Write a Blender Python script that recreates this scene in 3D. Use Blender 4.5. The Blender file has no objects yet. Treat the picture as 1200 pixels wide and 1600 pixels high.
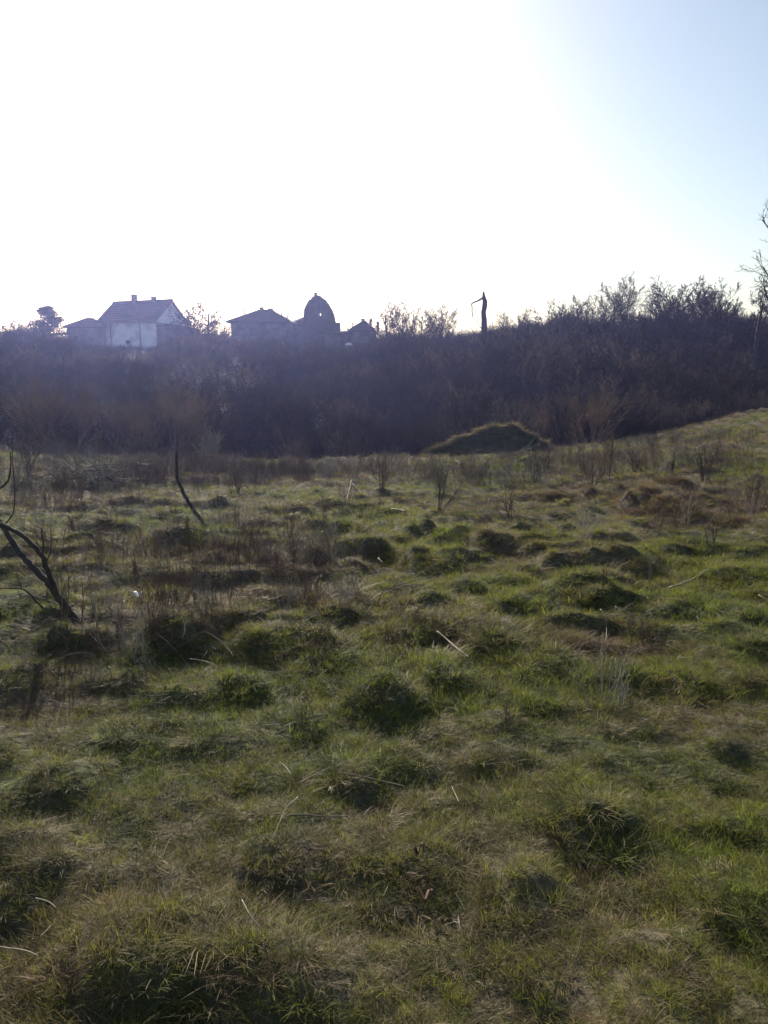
import bpy, math, random
import numpy as np
from mathutils import Vector, Matrix

S = bpy.context.scene
R = math.radians

# ------------------------------------------------------------------ camera
F = 1209.0                       # focal length in pixels of the 1200 x 1600 photograph
PITCH = R(9.4)
EYE = Vector((0.0, 0.0, 1.65))
cam_d = bpy.data.cameras.new('camera')
cam = bpy.data.objects.new('camera', cam_d)
S.collection.objects.link(cam)
cam_d.sensor_fit = 'VERTICAL'
cam_d.sensor_height = 36.0
cam_d.lens = 36.0 * F / 1600.0
cam_d.clip_start = 0.05
cam_d.clip_end = 3000.0
cam.location = EYE
cam.rotation_euler = (R(90) - PITCH, 0, 0)
S.camera = cam

# ------------------------------------------------------------------ sky, sun, exposure
SUN_EL, SUN_AZ = R(22), R(-19)    # azimuth from +Y, negative to the left
w = bpy.data.worlds.new('World'); S.world = w; w.use_nodes = True
nt = w.node_tree; nt.nodes.clear()
sky = nt.nodes.new('ShaderNodeTexSky'); sky.sky_type = 'NISHITA'
sky.sun_disc = False; sky.sun_elevation = SUN_EL; sky.sun_rotation = SUN_AZ
sky.air_density = 1.2; sky.dust_density = 1.4; sky.ozone_density = 1.0
bg = nt.nodes.new('ShaderNodeBackground'); bg.inputs['Strength'].default_value = 0.080
wo = nt.nodes.new('ShaderNodeOutputWorld')
nt.links.new(sky.outputs[0], bg.inputs[0]); nt.links.new(bg.outputs[0], wo.inputs[0])
sd = bpy.data.lights.new('sun', 'SUN'); sun = bpy.data.objects.new('sun', sd)
S.collection.objects.link(sun)
sd.energy = 5.0; sd.angle = R(0.6); sd.color = (1.0, 0.93, 0.82)
sv = Vector((math.sin(SUN_AZ) * math.cos(SUN_EL), math.cos(SUN_AZ) * math.cos(SUN_EL), math.sin(SUN_EL)))
sun.rotation_euler = sv.to_track_quat('Z', 'Y').to_euler()
S.view_settings.view_transform = 'Standard'; S.view_settings.look = 'None'
S.view_settings.exposure = 0.90; S.view_settings.gamma = 1.0
S.view_settings.use_curve_mapping = False
S.render.engine = 'CYCLES'
S.cycles.max_bounces = 4; S.cycles.diffuse_bounces = 2; S.cycles.glossy_bounces = 1
S.cycles.transmission_bounces = 3; S.cycles.transparent_max_bounces = 6; S.cycles.volume_bounces = 0
S.cycles.use_denoising = True; S.cycles.use_adaptive_sampling = True; S.cycles.adaptive_threshold = 0.02

# ------------------------------------------------------------------ helpers
def tag(o, label=None, cat=None, group=None, kind=None):
    if label: o['label'] = label
    if cat: o['category'] = cat
    if group: o['group'] = group
    if kind: o['kind'] = kind
    return o

def link(o, parent=None):
    S.collection.objects.link(o)
    if parent is not None: o.parent = parent
    return o

def empty(name, loc, rz=0.0):
    o = bpy.data.objects.new(name, None); o.location = loc; o.rotation_euler = (0, 0, rz)
    o.empty_display_size = 0.2
    return link(o)

class MB:
    """collects vertices and faces of ONE mesh"""
    def __init__(s): s.v = []; s.f = []; s.a = []
    def poly(s, pts, faces, tint=0.5):
        b = len(s.v); s.v += [tuple(p) for p in pts]; s.a += [tint] * len(pts)
        s.f += [tuple(i + b for i in f) for f in faces]
    def box(s, x0, x1, y0, y1, z0, z1):
        s.poly([(x0,y0,z0),(x1,y0,z0),(x1,y1,z0),(x0,y1,z0),(x0,y0,z1),(x1,y0,z1),(x1,y1,z1),(x0,y1,z1)],
               [(3,2,1,0),(4,5,6,7),(0,1,5,4),(1,2,6,5),(2,3,7,6),(3,0,4,7)])
    def tube(s, pts, rad, sides=3, cap=True, tint=0.5):
        pts = [Vector(p) for p in pts]; n = len(pts); b = len(s.v)
        u = None
        for i, p in enumerate(pts):
            d = (pts[min(i+1, n-1)] - pts[max(i-1, 0)])
            d = d.normalized() if d.length > 1e-9 else Vector((0,0,1))
            if u is None: u = d.orthogonal().normalized()
            u = (u - d * u.dot(d)); u = u.normalized() if u.length > 1e-6 else d.orthogonal().normalized()
            w_ = d.cross(u)
            for k in range(sides):
                a = 2 * math.pi * k / sides
                q = p + (u * math.cos(a) + w_ * math.sin(a)) * rad[i]
                s.v.append((q.x, q.y, q.z)); s.a.append(tint)
        for i in range(n - 1):
            for k in range(sides):
                k2 = (k + 1) % sides
                s.f.append((b + i*sides + k, b + i*sides + k2, b + (i+1)*sides + k2, b + (i+1)*sides + k))
        if cap:
            s.f.append(tuple(b + k for k in reversed(range(sides))))
            s.f.append(tuple(b + (n-1)*sides + k for k in range(sides)))
    def mesh(s, name, mat, smooth=False):
        m = bpy.data.meshes.new(name); m.from_pydata(s.v, [], s.f)
        at = m.attributes.new('tint', 'FLOAT', 'POINT'); at.data.foreach_set('value', s.a)
        if mat: m.materials.append(mat)
        if smooth: m.polygons.foreach_set('use_smooth', [True] * len(m.polygons))
        m.update()
        return m
    def build(s, name, mat, parent=None, smooth=False):
        return link(bpy.data.objects.new(name, s.mesh(name, mat, smooth)), parent)

def smooth(a, b, t):
    t = np.clip((np.asarray(t, float) - a) / (b - a), 0, 1); return t * t * (3 - 2 * t)

def _hash(i, j, seed):
    n = (i.astype(np.int64) * 374761393 + j.astype(np.int64) * 668265263 + seed * 974711) & 0x7fffffff
    n = ((n ^ (n >> 13)) * 1274126177) & 0x7fffffff
    n = n ^ (n >> 16)
    return (n & 0xffff) / 65535.0

def vnoise(x, y, seed=0):
    x = np.asarray(x, float); y = np.asarray(y, float)
    i = np.floor(x); j = np.floor(y); fx = x - i; fy = y - j
    fx = fx * fx * (3 - 2 * fx); fy = fy * fy * (3 - 2 * fy)
    a = _hash(i, j, seed); b = _hash(i+1, j, seed); c = _hash(i, j+1, seed); d = _hash(i+1, j+1, seed)
    return (a * (1-fx) + b * fx) * (1-fy) + (c * (1-fx) + d * fx) * fy

# ------------------------------------------------------------------ materials
def new_mat(name):
    m = bpy.data.materials.new(name); m.use_nodes = True
    n = m.node_tree.nodes; b = n['Principled BSDF']
    return m, m.node_tree, b

def noise_mat(name, c0, c1, scale=8.0, rough=0.9, bump=0.0, spec=0.2, detail=6.0, c2=None, scale2=1.0):
    m, t, b = new_mat(name)
    tc = t.nodes.new('ShaderNodeTexCoord')
    nz = t.nodes.new('ShaderNodeTexNoise'); nz.inputs['Scale'].default_value = scale; nz.inputs['Detail'].default_value = detail
    t.links.new(tc.outputs['Object'], nz.inputs['Vector'])
    cr = t.nodes.new('ShaderNodeValToRGB')
    cr.color_ramp.elements[0].color = (*c0, 1); cr.color_ramp.elements[1].color = (*c1, 1)
    cr.color_ramp.elements[0].position = 0.33; cr.color_ramp.elements[1].position = 0.67
    t.links.new(nz.outputs['Fac'], cr.inputs[0])
    out = cr.outputs[0]
    if c2 is not None:
        n2 = t.nodes.new('ShaderNodeTexNoise'); n2.inputs['Scale'].default_value = scale2; n2.inputs['Detail'].default_value = 4
        t.links.new(tc.outputs['Object'], n2.inputs['Vector'])
        r2 = t.nodes.new('ShaderNodeValToRGB'); r2.color_ramp.elements[0].position = 0.48; r2.color_ramp.elements[1].position = 0.62
        t.links.new(n2.outputs['Fac'], r2.inputs[0])
        mx = t.nodes.new('ShaderNodeMix'); mx.data_type = 'RGBA'
        t.links.new(r2.outputs[0], mx.inputs['Factor']); t.links.new(out, mx.inputs[6])
        mx.inputs[7].default_value = (*c2, 1); out = mx.outputs[2]
    t.links.new(out, b.inputs['Base Color'])
    b.inputs['Roughness'].default_value = rough
    b.inputs['Specular IOR Level'].default_value = spec
    if bump:
        bp = t.nodes.new('ShaderNodeBump'); bp.inputs['Strength'].default_value = bump; bp.inputs['Distance'].default_value = 0.02
        t.links.new(nz.outputs['Fac'], bp.inputs['Height']); t.links.new(bp.outputs[0], b.inputs['Normal'])
    return m

def blade_mat(name, ca, cb, cc, transl=0.45, rough=0.55):
    """leaf blades: colour runs ca..cb by blade, shifted to cc by the patch it grows in"""
    m, t, b = new_mat(name)
    at = t.nodes.new('ShaderNodeAttribute'); at.attribute_name = 'tint'
    ai = t.nodes.new('ShaderNodeAttribute'); ai.attribute_type = 'INSTANCER'; ai.attribute_name = 'hue'
    m1 = t.nodes.new('ShaderNodeMix'); m1.data_type = 'RGBA'
    m1.inputs[6].default_value = (*ca, 1); m1.inputs[7].default_value = (*cb, 1)
    t.links.new(at.outputs['Fac'], m1.inputs['Factor'])
    m2 = t.nodes.new('ShaderNodeMix'); m2.data_type = 'RGBA'; m2.inputs[7].default_value = (*cc, 1)
    t.links.new(ai.outputs['Fac'], m2.inputs['Factor']); t.links.new(m1.outputs[2], m2.inputs[6])
    t.links.new(m2.outputs[2], b.inputs['Base Color'])
    b.inputs['Roughness'].default_value = 0.6; b.inputs['Specular IOR Level'].default_value = 0.12
    tr = t.nodes.new('ShaderNodeBsdfTranslucent'); t.links.new(m2.outputs[2], tr.inputs['Color'])
    ms = t.nodes.new('ShaderNodeMixShader'); ms.inputs[0].default_value = transl
    t.links.new(b.outputs[0], ms.inputs[1]); t.links.new(tr.outputs[0], ms.inputs[2])
    t.links.new(ms.outputs[0], t.nodes['Material Output'].inputs['Surface'])
    return m

M = {}
M['bark_dark'] = noise_mat('bark_dark', (0.030,0.025,0.022), (0.075,0.062,0.052), 14, bump=0.5)
M['bark_grey'] = noise_mat('bark_grey', (0.06,0.052,0.048), (0.13,0.115,0.10), 9, bump=0.4)
M['twig'] = noise_mat('twig', (0.042,0.030,0.028), (0.095,0.065,0.055), 1.3)
M['twig_red'] = noise_mat('twig_red', (0.075,0.046,0.034), (0.15,0.095,0.066), 1.3)
M['twig_dark'] = noise_mat('twig_dark', (0.030,0.024,0.024), (0.065,0.050,0.046), 1.3)
M['twig_tan'] = noise_mat('twig_tan', (0.15,0.10,0.07), (0.30,0.21,0.14), 1.3)
M['twig_pale'] = noise_mat('twig_pale', (0.20,0.175,0.14), (0.36,0.32,0.26), 1.6)
M['stick_pale'] = noise_mat('stick_pale', (0.18,0.14,0.095), (0.37,0.315,0.23), 11, bump=0.3)
M['stick_brown'] = noise_mat('stick_brown', (0.13,0.095,0.065), (0.27,0.21,0.15), 11, bump=0.3)
M['weed'] = noise_mat('weed', (0.07,0.05,0.038), (0.17,0.125,0.09), 6)
M['weed_red'] = noise_mat('weed_red', (0.085,0.050,0.036), (0.18,0.115,0.08), 6)
M['soil'] = noise_mat('soil', (0.055,0.038,0.028), (0.13,0.090,0.064), 14, bump=0.8)
M['bank'] = noise_mat('bank', (0.035,0.040,0.018), (0.085,0.088,0.040), 3.5, bump=0.8)
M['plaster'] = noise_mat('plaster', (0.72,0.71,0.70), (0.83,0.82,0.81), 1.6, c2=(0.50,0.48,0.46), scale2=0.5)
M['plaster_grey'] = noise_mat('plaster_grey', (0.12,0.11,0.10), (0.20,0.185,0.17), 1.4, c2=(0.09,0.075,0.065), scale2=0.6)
M['brick_far'] = noise_mat('brick_far', (0.10,0.062,0.048), (0.16,0.105,0.085), 2.4, c2=(0.17,0.15,0.14), scale2=0.5)
M['roof_tile'] = noise_mat('roof_tile', (0.070,0.034,0.026), (0.13,0.062,0.046), 2.5, bump=0.4, c2=(0.06,0.045,0.038), scale2=0.4)
M['roof_old'] = noise_mat('roof_old', (0.028,0.022,0.020), (0.062,0.045,0.038), 2.2, bump=0.5)
M['wood_old'] = noise_mat('wood_old', (0.035,0.030,0.026), (0.085,0.07,0.06), 3.0)
M['chimney'] = noise_mat('chimney', (0.16,0.11,0.09), (0.28,0.22,0.19), 4.0)
M['trim'] = noise_mat('trim', (0.10,0.09,0.085), (0.16,0.15,0.14), 3.0)
M['glass'] = noise_mat('glass', (0.02,0.02,0.025), (0.04,0.04,0.05), 2.0, rough=0.15, spec=0.5)
M['plastic'] = noise_mat('plastic', (0.70,0.72,0.74), (0.82,0.83,0.84), 6.0, rough=0.35, spec=0.5)
M['needle'] = noise_mat('needle', (0.020,0.032,0.018), (0.05,0.07,0.035), 2.0)
M['fluff'] = noise_mat('fluff', (0.45,0.42,0.38), (0.70,0.66,0.60), 3.0)
M['dead_leaf'] = noise_mat('dead_leaf', (0.08,0.05,0.035), (0.17,0.11,0.075), 5.0)

# ------------------------------------------------------------------ the lie of the land
def edge_y(x):
    return 30.0 + 0.17 * x + np.where(x > 0, 0.021 * x * x, 0.0) * 1.0

def field_z(x, y):
    xs = 26.0 * np.tanh(x / 26.0)
    xs = np.where(np.abs(x) < 20, x * 1.0, np.sign(x) * (20 + (np.abs(xs) - 20) * 0 + np.minimum(np.abs(x) - 20, 60) * 0.25))
    yy = np.clip(y, -30, 75)
    return -0.043 * yy + 0.00058 * xs * yy + 0.0039 * xs * xs * smooth(-12, 14, yy)

def land(x, y):
    """smooth terrain without hummocks"""
    x = np.asarray(x, float); y = np.asarray(y, float)
    e = edge_y(np.clip(x, -60, 32)); d = y - e
    zf = field_z(x, np.minimum(y, e + 2))
    ze = zf - 1.9 * smooth(0, 9, d)
    plat = 5.6 + 3.9 * smooth(4, 42, x) - 0.4 * smooth(-20, -60, x)
    z = ze + (plat - ze) * smooth(4, 74, d)
    z = z + 0.7 * (vnoise(x / 17.0, y / 17.0, 5) - 0.5) * smooth(10, 40, d)
    return z - 0.018 * np.clip(d - 95, 0, 900)

def ray(px, py):
    u = (px - 600.0) / F; v = -(py - 800.0) / F
    c, s_ = math.cos(PITCH), math.sin(PITCH)
    return np.array([u, c + v * s_, -s_ + v * c])

TT = np.concatenate([np.linspace(1.2, 12, 600), np.linspace(12.02, 60, 1400), np.linspace(60.1, 260, 800)])
def on_land(px, py, fn=None):
    """the point of the terrain that a sight line meets"""
    d = ray(px, py); fn = fn or land
    P = np.array(EYE)[None, :] + TT[:, None] * d[None, :]
    below = np.nonzero(P[:, 2] < fn(P[:, 0], P[:, 1]))[0]
    i = below[0] if len(below) else len(TT) - 1
    p = P[i]; return Vector((p[0], p[1], float(fn(p[0], p[1]))))

def at_depth(px, py, Y):
    d = ray(px, py); t = Y / d[1]
    return Vector((d[0] * t, Y, EYE.z + d[2] * t))

def px_size(p):          # metres to one photograph pixel at p
    return (Vector(p) - EYE).length / F

# dark hummocks that stand out in the meadow: x, y in the photograph, half width, half depth, height
HUMPS = [(200,1090,0.55,0.42,0.30),(505,1062,0.50,0.40,0.24),(600,1128,0.42,0.34,0.20),(150,1180,0.36,0.34,0.20),
 (640,1228,0.30,0.3,0.12),(780,1215,0.40,0.32,0.20),(960,1318,0.26,0.24,0.17),(60,1390,0.34,0.3,0.20),(390,1390,0.20,0.22,0.16),
 (720,872,0.60,0.5,0.30),(925,935,0.50,0.4,0.22),(610,872,0.55,0.45,0.22),(650,935,0.7,0.4,0.20),(430,808,1.0,0.7,0.40),
 (495,962,0.7,0.5,0.30),(85,1010,0.8,0.6,0.34),(265,1035,0.6,0.5,0.32),(290,855,0.9,0.6,0.30),(430,890,0.9,0.7,0.42),(280,920,0.9,0.5,0.25),
 (850,858,0.5,0.4,0.2),(990,890,0.7,0.4,0.18),(1140,905,0.6,0.4,0.16),(960,1075,0.45,0.35,0.17),(850,1118,0.34,0.26,0.16),
 (1100,868,0.8,0.6,0.30),(900,1010,0.35,0.3,0.26),(765,1030,0.4,0.35,0.16),(285,1155,0.40,0.3,0.16),(960,1195,0.34,0.26,0.13),
 (330,1500,0.30,0.25,0.16),(200,1420,0.28,0.24,0.13),(1130,1180,0.35,0.26,0.12),(670,1400,0.2,0.2,0.10),(860,1440,0.3,0.22,0.13),(460,1310,0.34,0.24,0.13),
 (1020,780,1.6,1.0,0.35),(590,745,0.5,0.4,0.3),(510,800,0.6,0.5,0.25),(780,835,0.8,0.5,0.2),(830,1000,0.5,0.4,0.18)]
HW = []
for (a, b, rx, ry, hh) in HUMPS:
    p = on_land(a, b); k_ = 0.50 if b > 1000 else 0.68; HW.append((p.x, p.y + ry * 0.4, rx * k_, ry * k_, hh * k_ * 0.8))

def relief(x, y):
    """hummocks and matted tufts of the meadow"""
    x = np.asarray(x, float); y = np.asarray(y, float)
    d = y - edge_y(np.clip(x, -60, 32))
    k = 1 - smooth(0, 5, d)
    wx = x + 0.35 * (vnoise(x * 1.3, y * 1.3, 31) - 0.5); wy = y + 0.35 * (vnoise(x * 1.3, y * 1.3, 32) - 0.5)
    n1 = vnoise(wx / 1.5, wy / 1.1, 11); n2 = vnoise(wx / 0.38, wy / 0.30, 12); n3 = vnoise(x / 0.17, y / 0.15, 13)
    z = 0.16 * (n1 - 0.5) + 0.33 * np.clip(n2 - 0.40, 0, 1) * (0.2 + 1.2 * vnoise(wx / 2.1, wy / 1.8, 15)) + 0.05 * (n3 - 0.5)
    nq = vnoise(x / 0.33, y / 0.27, 14)
    for (cx, cy, rx, ry, hh) in HW:
        q = (0.45 + 1.1 * nq) * ((x - cx) / rx) ** 2 + ((y - cy) / np.where(y < cy, ry * 0.62, ry * 1.25)) ** 2 * (1.6 - 1.2 * nq)
        z = z + 0.72 * hh * np.exp(-np.minimum(q, 20.0) ** 1.5)
    return z * k

def ground(x, y): return land(x, y) + relief(x, y)
def gpt(px, py): return on_land(px, py, ground)

# patches: x, y, radius across, radius in depth (photo pixels to metres), dryness
PATCH = [(80,785,2.6,2.2,0.9),(250,745,5.0,4.0,0.85),(450,745,4.5,3.4,0.95),(520,715,6,3,0.8),(120,715,6,3,0.6),(240,885,1.7,1.2,0.95),(240,985,0.9,0.7,0.9),
 (430,885,1.2,0.9,1.0),(420,955,1.0,0.7,1.0),(1020,775,3.6,2.6,0.95),(1130,800,2.4,2.0,0.9),(900,770,2.2,1.4,0.85),(960,840,1.6,0.9,0.5),(920,1010,0.7,0.5,0.8),
 (700,1190,0.5,0.4,0.6),(310,1270,0.3,0.3,0.9),(60,1110,0.6,0.5,0.85),(1100,1120,0.6,0.5,0.6),(700,790,1.5,0.9,0.75),(660,1000,1.0,0.6,0.5),(1100,700,6,4,0.65),(640,960,0.8,0.5,0.5),(870,1500,0.3,0.2,0.5),(60,1540,0.3,0.25,0.9),(490,1480,0.3,0.25,0.7)]
PW = [(lambda p: (p.x, p.y, rx, ry, v))(on_land(a, b)) for (a, b, rx, ry, v) in PATCH]

def dryness(x, y):
    n = vnoise(x / 2.3, y / 2.0, 21) * 0.6 + vnoise(x / 0.7, y / 0.6, 22) * 0.4
    v = 0.62 * smooth(0.44, 0.74, n)
    for (cx, cy, rx, ry, a) in PW:
        q = ((x - cx) / rx) ** 2 + ((y - cy) / ry) ** 2
        v = np.maximum(v, a * np.exp(-np.minimum(q, 20.0)) * (0.55 + 0.9 * vnoise(x / 0.5, y / 0.4, 23)))
    d = y - edge_y(np.clip(x, -60, 32))
    v = np.maximum(v, 0.75 * smooth(-3.5, -0.5, d))
    return np.clip(v, 0, 1)

# ------------------------------------------------------------------ ground: one sheet
def build_ground():
    rs = [0.0]; r = 0.7
    while r < 520: rs.append(r); r *= 1.0125 if r < 45 else 1.03
    rs = np.array(rs)
    ang = np.concatenate([np.arange(-42, 42, 0.3), np.arange(42, 318, 6.0)])
    A, RR = np.meshgrid(np.radians(ang), rs[1:])
    X = np.concatenate([[0.0], (np.sin(A) * RR).ravel()]); Y = np.concatenate([[0.0], (np.cos(A) * RR).ravel()])
    Z = ground(X, Y)
    na, nr = len(ang), len(rs) - 1
    co = np.stack([X, Y, Z], 1)
    i = np.arange(na); j = (i + 1) % na
    faces = []
    for k in range(nr - 1):
        b0 = 1 + k * na; b1 = b0 + na
        faces.append(np.stack([b0 + i, b1 + i, b1 + j, b0 + j], 1))
    quads = np.concatenate(faces)[:, ::-1]
    tris = np.stack([np.zeros(na, int), 1 + i, 1 + j], 1)[:, ::-1]
    m = bpy.data.meshes.new('meadow_ground')
    m.vertices.add(len(co)); m.vertices.foreach_set('co', co.ravel())
    nq, ntri = len(quads), len(tris)
    m.loops.add(nq * 4 + ntri * 3)
    m.loops.foreach_set('vertex_index', np.concatenate([quads.ravel(), tris.ravel()]).astype(np.int32))
    m.polygons.add(nq + ntri)
    m.polygons.foreach_set('loop_start', np.concatenate([np.arange(nq) * 4, nq * 4 + np.arange(ntri) * 3]).astype(np.int32))
    m.polygons.foreach_set('use_smooth', [True] * (nq + ntri))
    m.update(calc_edges=True); m.validate()
    dr = dryness(X, Y); d = Y - edge_y(np.clip(X, -60, 32))
    a = m.attributes.new('dry', 'FLOAT', 'POINT'); a.data.foreach_set('value', dr)
    a = m.attributes.new('litter', 'FLOAT', 'POINT'); a.data.foreach_set('value', smooth(0, 4, d))
    # material
    mt, t, b = new_mat('meadow_soil')
    tc = t.nodes.new('ShaderNodeTexCoord')
    n1 = t.nodes.new('ShaderNodeTexNoise'); n1.inputs['Scale'].default_value = 26; n1.inputs['Detail'].default_value = 8
    t.links.new(tc.outputs['Object'], n1.inputs['Vector'])
    def ramp(c0, c1):
        r_ = t.nodes.new('ShaderNodeValToRGB'); r_.color_ramp.elements[0].color = (*c0, 1); r_.color_ramp.elements[1].color = (*c1, 1)
        r_.color_ramp.elements[0].position = 0.3; r_.color_ramp.elements[1].position = 0.7
        t.links.new(n1.outputs['Fac'], r_.inputs[0]); return r_.outputs[0]
    g = ramp((0.030,0.034,0.014), (0.080,0.085,0.032)); dd = ramp((0.060,0.046,0.034), (0.155,0.120,0.085)); li = ramp((0.035,0.028,0.024), (0.085,0.066,0.055))
    ad = t.nodes.new('ShaderNodeAttribute'); ad.attribute_name = 'dry'
    al = t.nodes.new('ShaderNodeAttribute'); al.attribute_name = 'litter'
    m1 = t.nodes.new('ShaderNodeMix'); m1.data_type = 'RGBA'
    t.links.new(ad.outputs['Fac'], m1.inputs['Factor']); t.links.new(g, m1.inputs[6]); t.links.new(dd, m1.inputs[7])
    m2 = t.nodes.new('ShaderNodeMix'); m2.data_type = 'RGBA'
    t.links.new(al.outputs['Fac'], m2.inputs['Factor']); t.links.new(m1.outputs[2], m2.inputs[6]); t.links.new(li, m2.inputs[7])
    t.links.new(m2.outputs[2], b.inputs['Base Color']); b.inputs['Roughness'].default_value = 1.0; b.inputs['Specular IOR Level'].default_value = 0.1
    bp = t.nodes.new('ShaderNodeBump'); bp.inputs['Strength'].default_value = 0.9; bp.inputs['Distance'].default_value = 0.03
    t.links.new(n1.outputs['Fac'], bp.inputs['Height']); t.links.new(bp.outputs[0], b.inputs['Normal'])
    m.materials.append(mt)
    o = link(bpy.data.objects.new('meadow_ground', m)); tag(o, kind='structure')
    return o
build_ground()

# ------------------------------------------------------------------ bare woody growth
def grow(out, rng, p, d, L, r, lvl, P):
    n = P['seg'][lvl]; pts = [p.copy()]; rad = [r]; d = d.normalized(); q = p.copy()
    tip = P.get('tip', 0.35)
    for i in range(n):
        d = d + Vector((rng.gauss(0,1), rng.gauss(0,1), rng.gauss(0,1))) * P['wob'][min(lvl, len(P['wob'])-1)] + Vector((0,0,1)) * P['up'][min(lvl, len(P['up'])-1)]
        d.normalize(); q = q + d * (L / n); pts.append(q.copy()); rad.append(r * (1 - (1 - tip) * (i + 1) / n))
    out[lvl].append((pts, rad))
    if lvl + 1 >= len(P['seg']): return
    k = P['n'][lvl]; k = max(1, int(round(k * rng.uniform(0.75, 1.25))))
    for c in range(k):
        t = P['t0'][lvl] + (1 - P['t0'][lvl]) * ((c + rng.random()) / k)
        f = t * n; i = min(int(f), n - 1); a = f - i
        s = pts[i].lerp(pts[i+1], a); dd = (pts[i+1] - pts[i]).normalized()
        o = dd.orthogonal().normalized(); o = Matrix.Rotation(rng.uniform(0, 2*math.pi), 3, dd) @ o
        an = R(rng.gauss(P['ang'][lvl], P['ang'][lvl] * 0.22))
        nd = dd * math.cos(an) + o * math.sin(an)
        grow(out, rng, s, nd, L * P['lr'][lvl] * rng.uniform(0.7, 1.15) * (1.15 - 0.55 * t), max((rad[i] * (1-a) + rad[i+1] * a) * P['rr'][lvl], P['rmin']), lvl + 1, P)

def wood(seed, P, height, stems=1, spread=0.0, r0=0.1, base_r=0.0):
    rng = random.Random(seed); out = [[] for _ in P['seg']]
    for s in range(stems):
        a = rng.uniform(0, 2*math.pi); sp = spread * math.sqrt(rng.random())
        d = Vector((math.cos(a) * sp, math.sin(a) * sp, 1))
        p = Vector((math.cos(a), math.sin(a), 0)) * base_r * math.sqrt(rng.random()); p.z = -0.25
        grow(out, rng, p, d, height * rng.uniform(0.75, 1.1), r0 * rng.uniform(0.7, 1.1), 0, P)
    return out

def to_mesh(levels, name, mat, sides=(6,4,3,3,3), off=0):
    mb = MB()
    for l, lv in enumerate(levels):
        for pts, rad in lv: mb.tube(pts, rad, sides[min(l + off, len(sides)-1)], cap=False)
    return mb.mesh(name, mat)

SHRUB = dict(seg=[4,3,2,2], n=[8,6,4], t0=[0.18,0.15,0.1], ang=[34,38,40], lr=[0.52,0.52,0.5], rr=[0.6,0.6,0.65], wob=[0.10,0.13,0.15], up=[0.05,0.08,0.05], rmin=0.007, tip=0.4)
TREE = dict(seg=[6,5,4,3,2], n=[15,8,6,4], t0=[0.20,0.25,0.2,0.15], ang=[44,40,42,38], lr=[0.60,0.48,0.50,0.60], rr=[0.40,0.5,0.5,0.6], wob=[0.04,0.07,0.08,0.08], up=[0.02,0.05,0.03,0.02], rmin=0.0095, tip=0.45)
FAN = dict(TREE, ang=[30,36,40,38], n=[7,6,5,4], t0=[0.15,0.2,0.2,0.15], lr=[0.58,0.48,0.50,0.60], up=[0.02,0.05,0.03,0.02])

shrub_cols = bpy.data.collections.new('scrub_sources')
shrub_meshes = []
for k in range(8):
    lv = wood(100 + k, SHRUB, 2.2 + 0.25 * (k % 3), stems=9, spread=0.62, r0=0.030, base_r=0.5) if k < 6 else wood(100 + k, dict(SHRUB, ang=[30,26,24], n=[9,6,4], wob=[0.06,0.06,0.06,0.06], lr=[0.6,0.6,0.7]), 2.1, stems=6, spread=0.8, r0=0.055, base_r=0.3)
    me = to_mesh(lv, 'scrub_stems', (M['twig'], M['twig_red'], M['twig_dark'], M['twig'], M['twig_tan'], M['twig_dark'], M['twig'], M['twig_tan'])[k], sides=(4,3,3,3))
    shrub_meshes.append(me)
    o = bpy.data.objects.new('scrub_source_%d' % k, me); shrub_cols.objects.link(o)

def instancer(name, pts, rot, scl, idx, hue, col):
    m = bpy.data.meshes.new(name); n = len(pts)
    m.vertices.add(n); m.vertices.foreach_set('co', np.asarray(pts, float).ravel())
    a = m.attributes.new('rot', 'FLOAT_VECTOR', 'POINT'); a.data.foreach_set('vector', np.asarray(rot, float).ravel())
    a = m.attributes.new('scl', 'FLOAT_VECTOR', 'POINT'); a.data.foreach_set('vector', np.asarray(scl, float).ravel())
    a = m.attributes.new('idx', 'INT', 'POINT'); a.data.foreach_set('value', np.asarray(idx, np.int32))
    a = m.attributes.new('hue', 'FLOAT', 'POINT'); a.data.foreach_set('value', np.asarray(hue, float))
    g = bpy.data.node_groups.new(name + '_scatter', 'GeometryNodeTree')
    g.interface.new_socket('Geometry', in_out='INPUT', socket_type='NodeSocketGeometry')
    g.interface.new_socket('Geometry', in_out='OUTPUT', socket_type='NodeSocketGeometry')
    N = g.nodes; gi = N.new('NodeGroupInput'); go = N.new('NodeGroupOutput')
    ip = N.new('GeometryNodeInstanceOnPoints'); ci = N.new('GeometryNodeCollectionInfo')
    ci.inputs['Collection'].default_value = col; ci.inputs['Separate Children'].default_value = True; ci.inputs['Reset Children'].default_value = True
    def na(nm, ty):
        q = N.new('GeometryNodeInputNamedAttribute'); q.data_type = ty; q.inputs['Name'].default_value = nm
        return q.outputs['Attribute']
    er = N.new('FunctionNodeEulerToRotation')
    L = g.links
    L.new(gi.outputs[0], ip.inputs['Points']); L.new(ci.outputs[0], ip.inputs['Instance'])
    ip.inputs['Pick Instance'].default_value = True
    L.new(na('idx', 'INT'), ip.inputs['Instance Index'])
    L.new(na('rot', 'FLOAT_VECTOR'), er.inputs[0]); L.new(er.outputs[0], ip.inputs['Rotation'])
    L.new(na('scl', 'FLOAT_VECTOR'), ip.inputs['Scale'])
    L.new(ip.outputs[0], go.inputs[0])
    o = link(bpy.data.objects.new(name, m)); md = o.modifiers.new('scatter', 'NODES'); md.node_group = g
    return o

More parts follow.
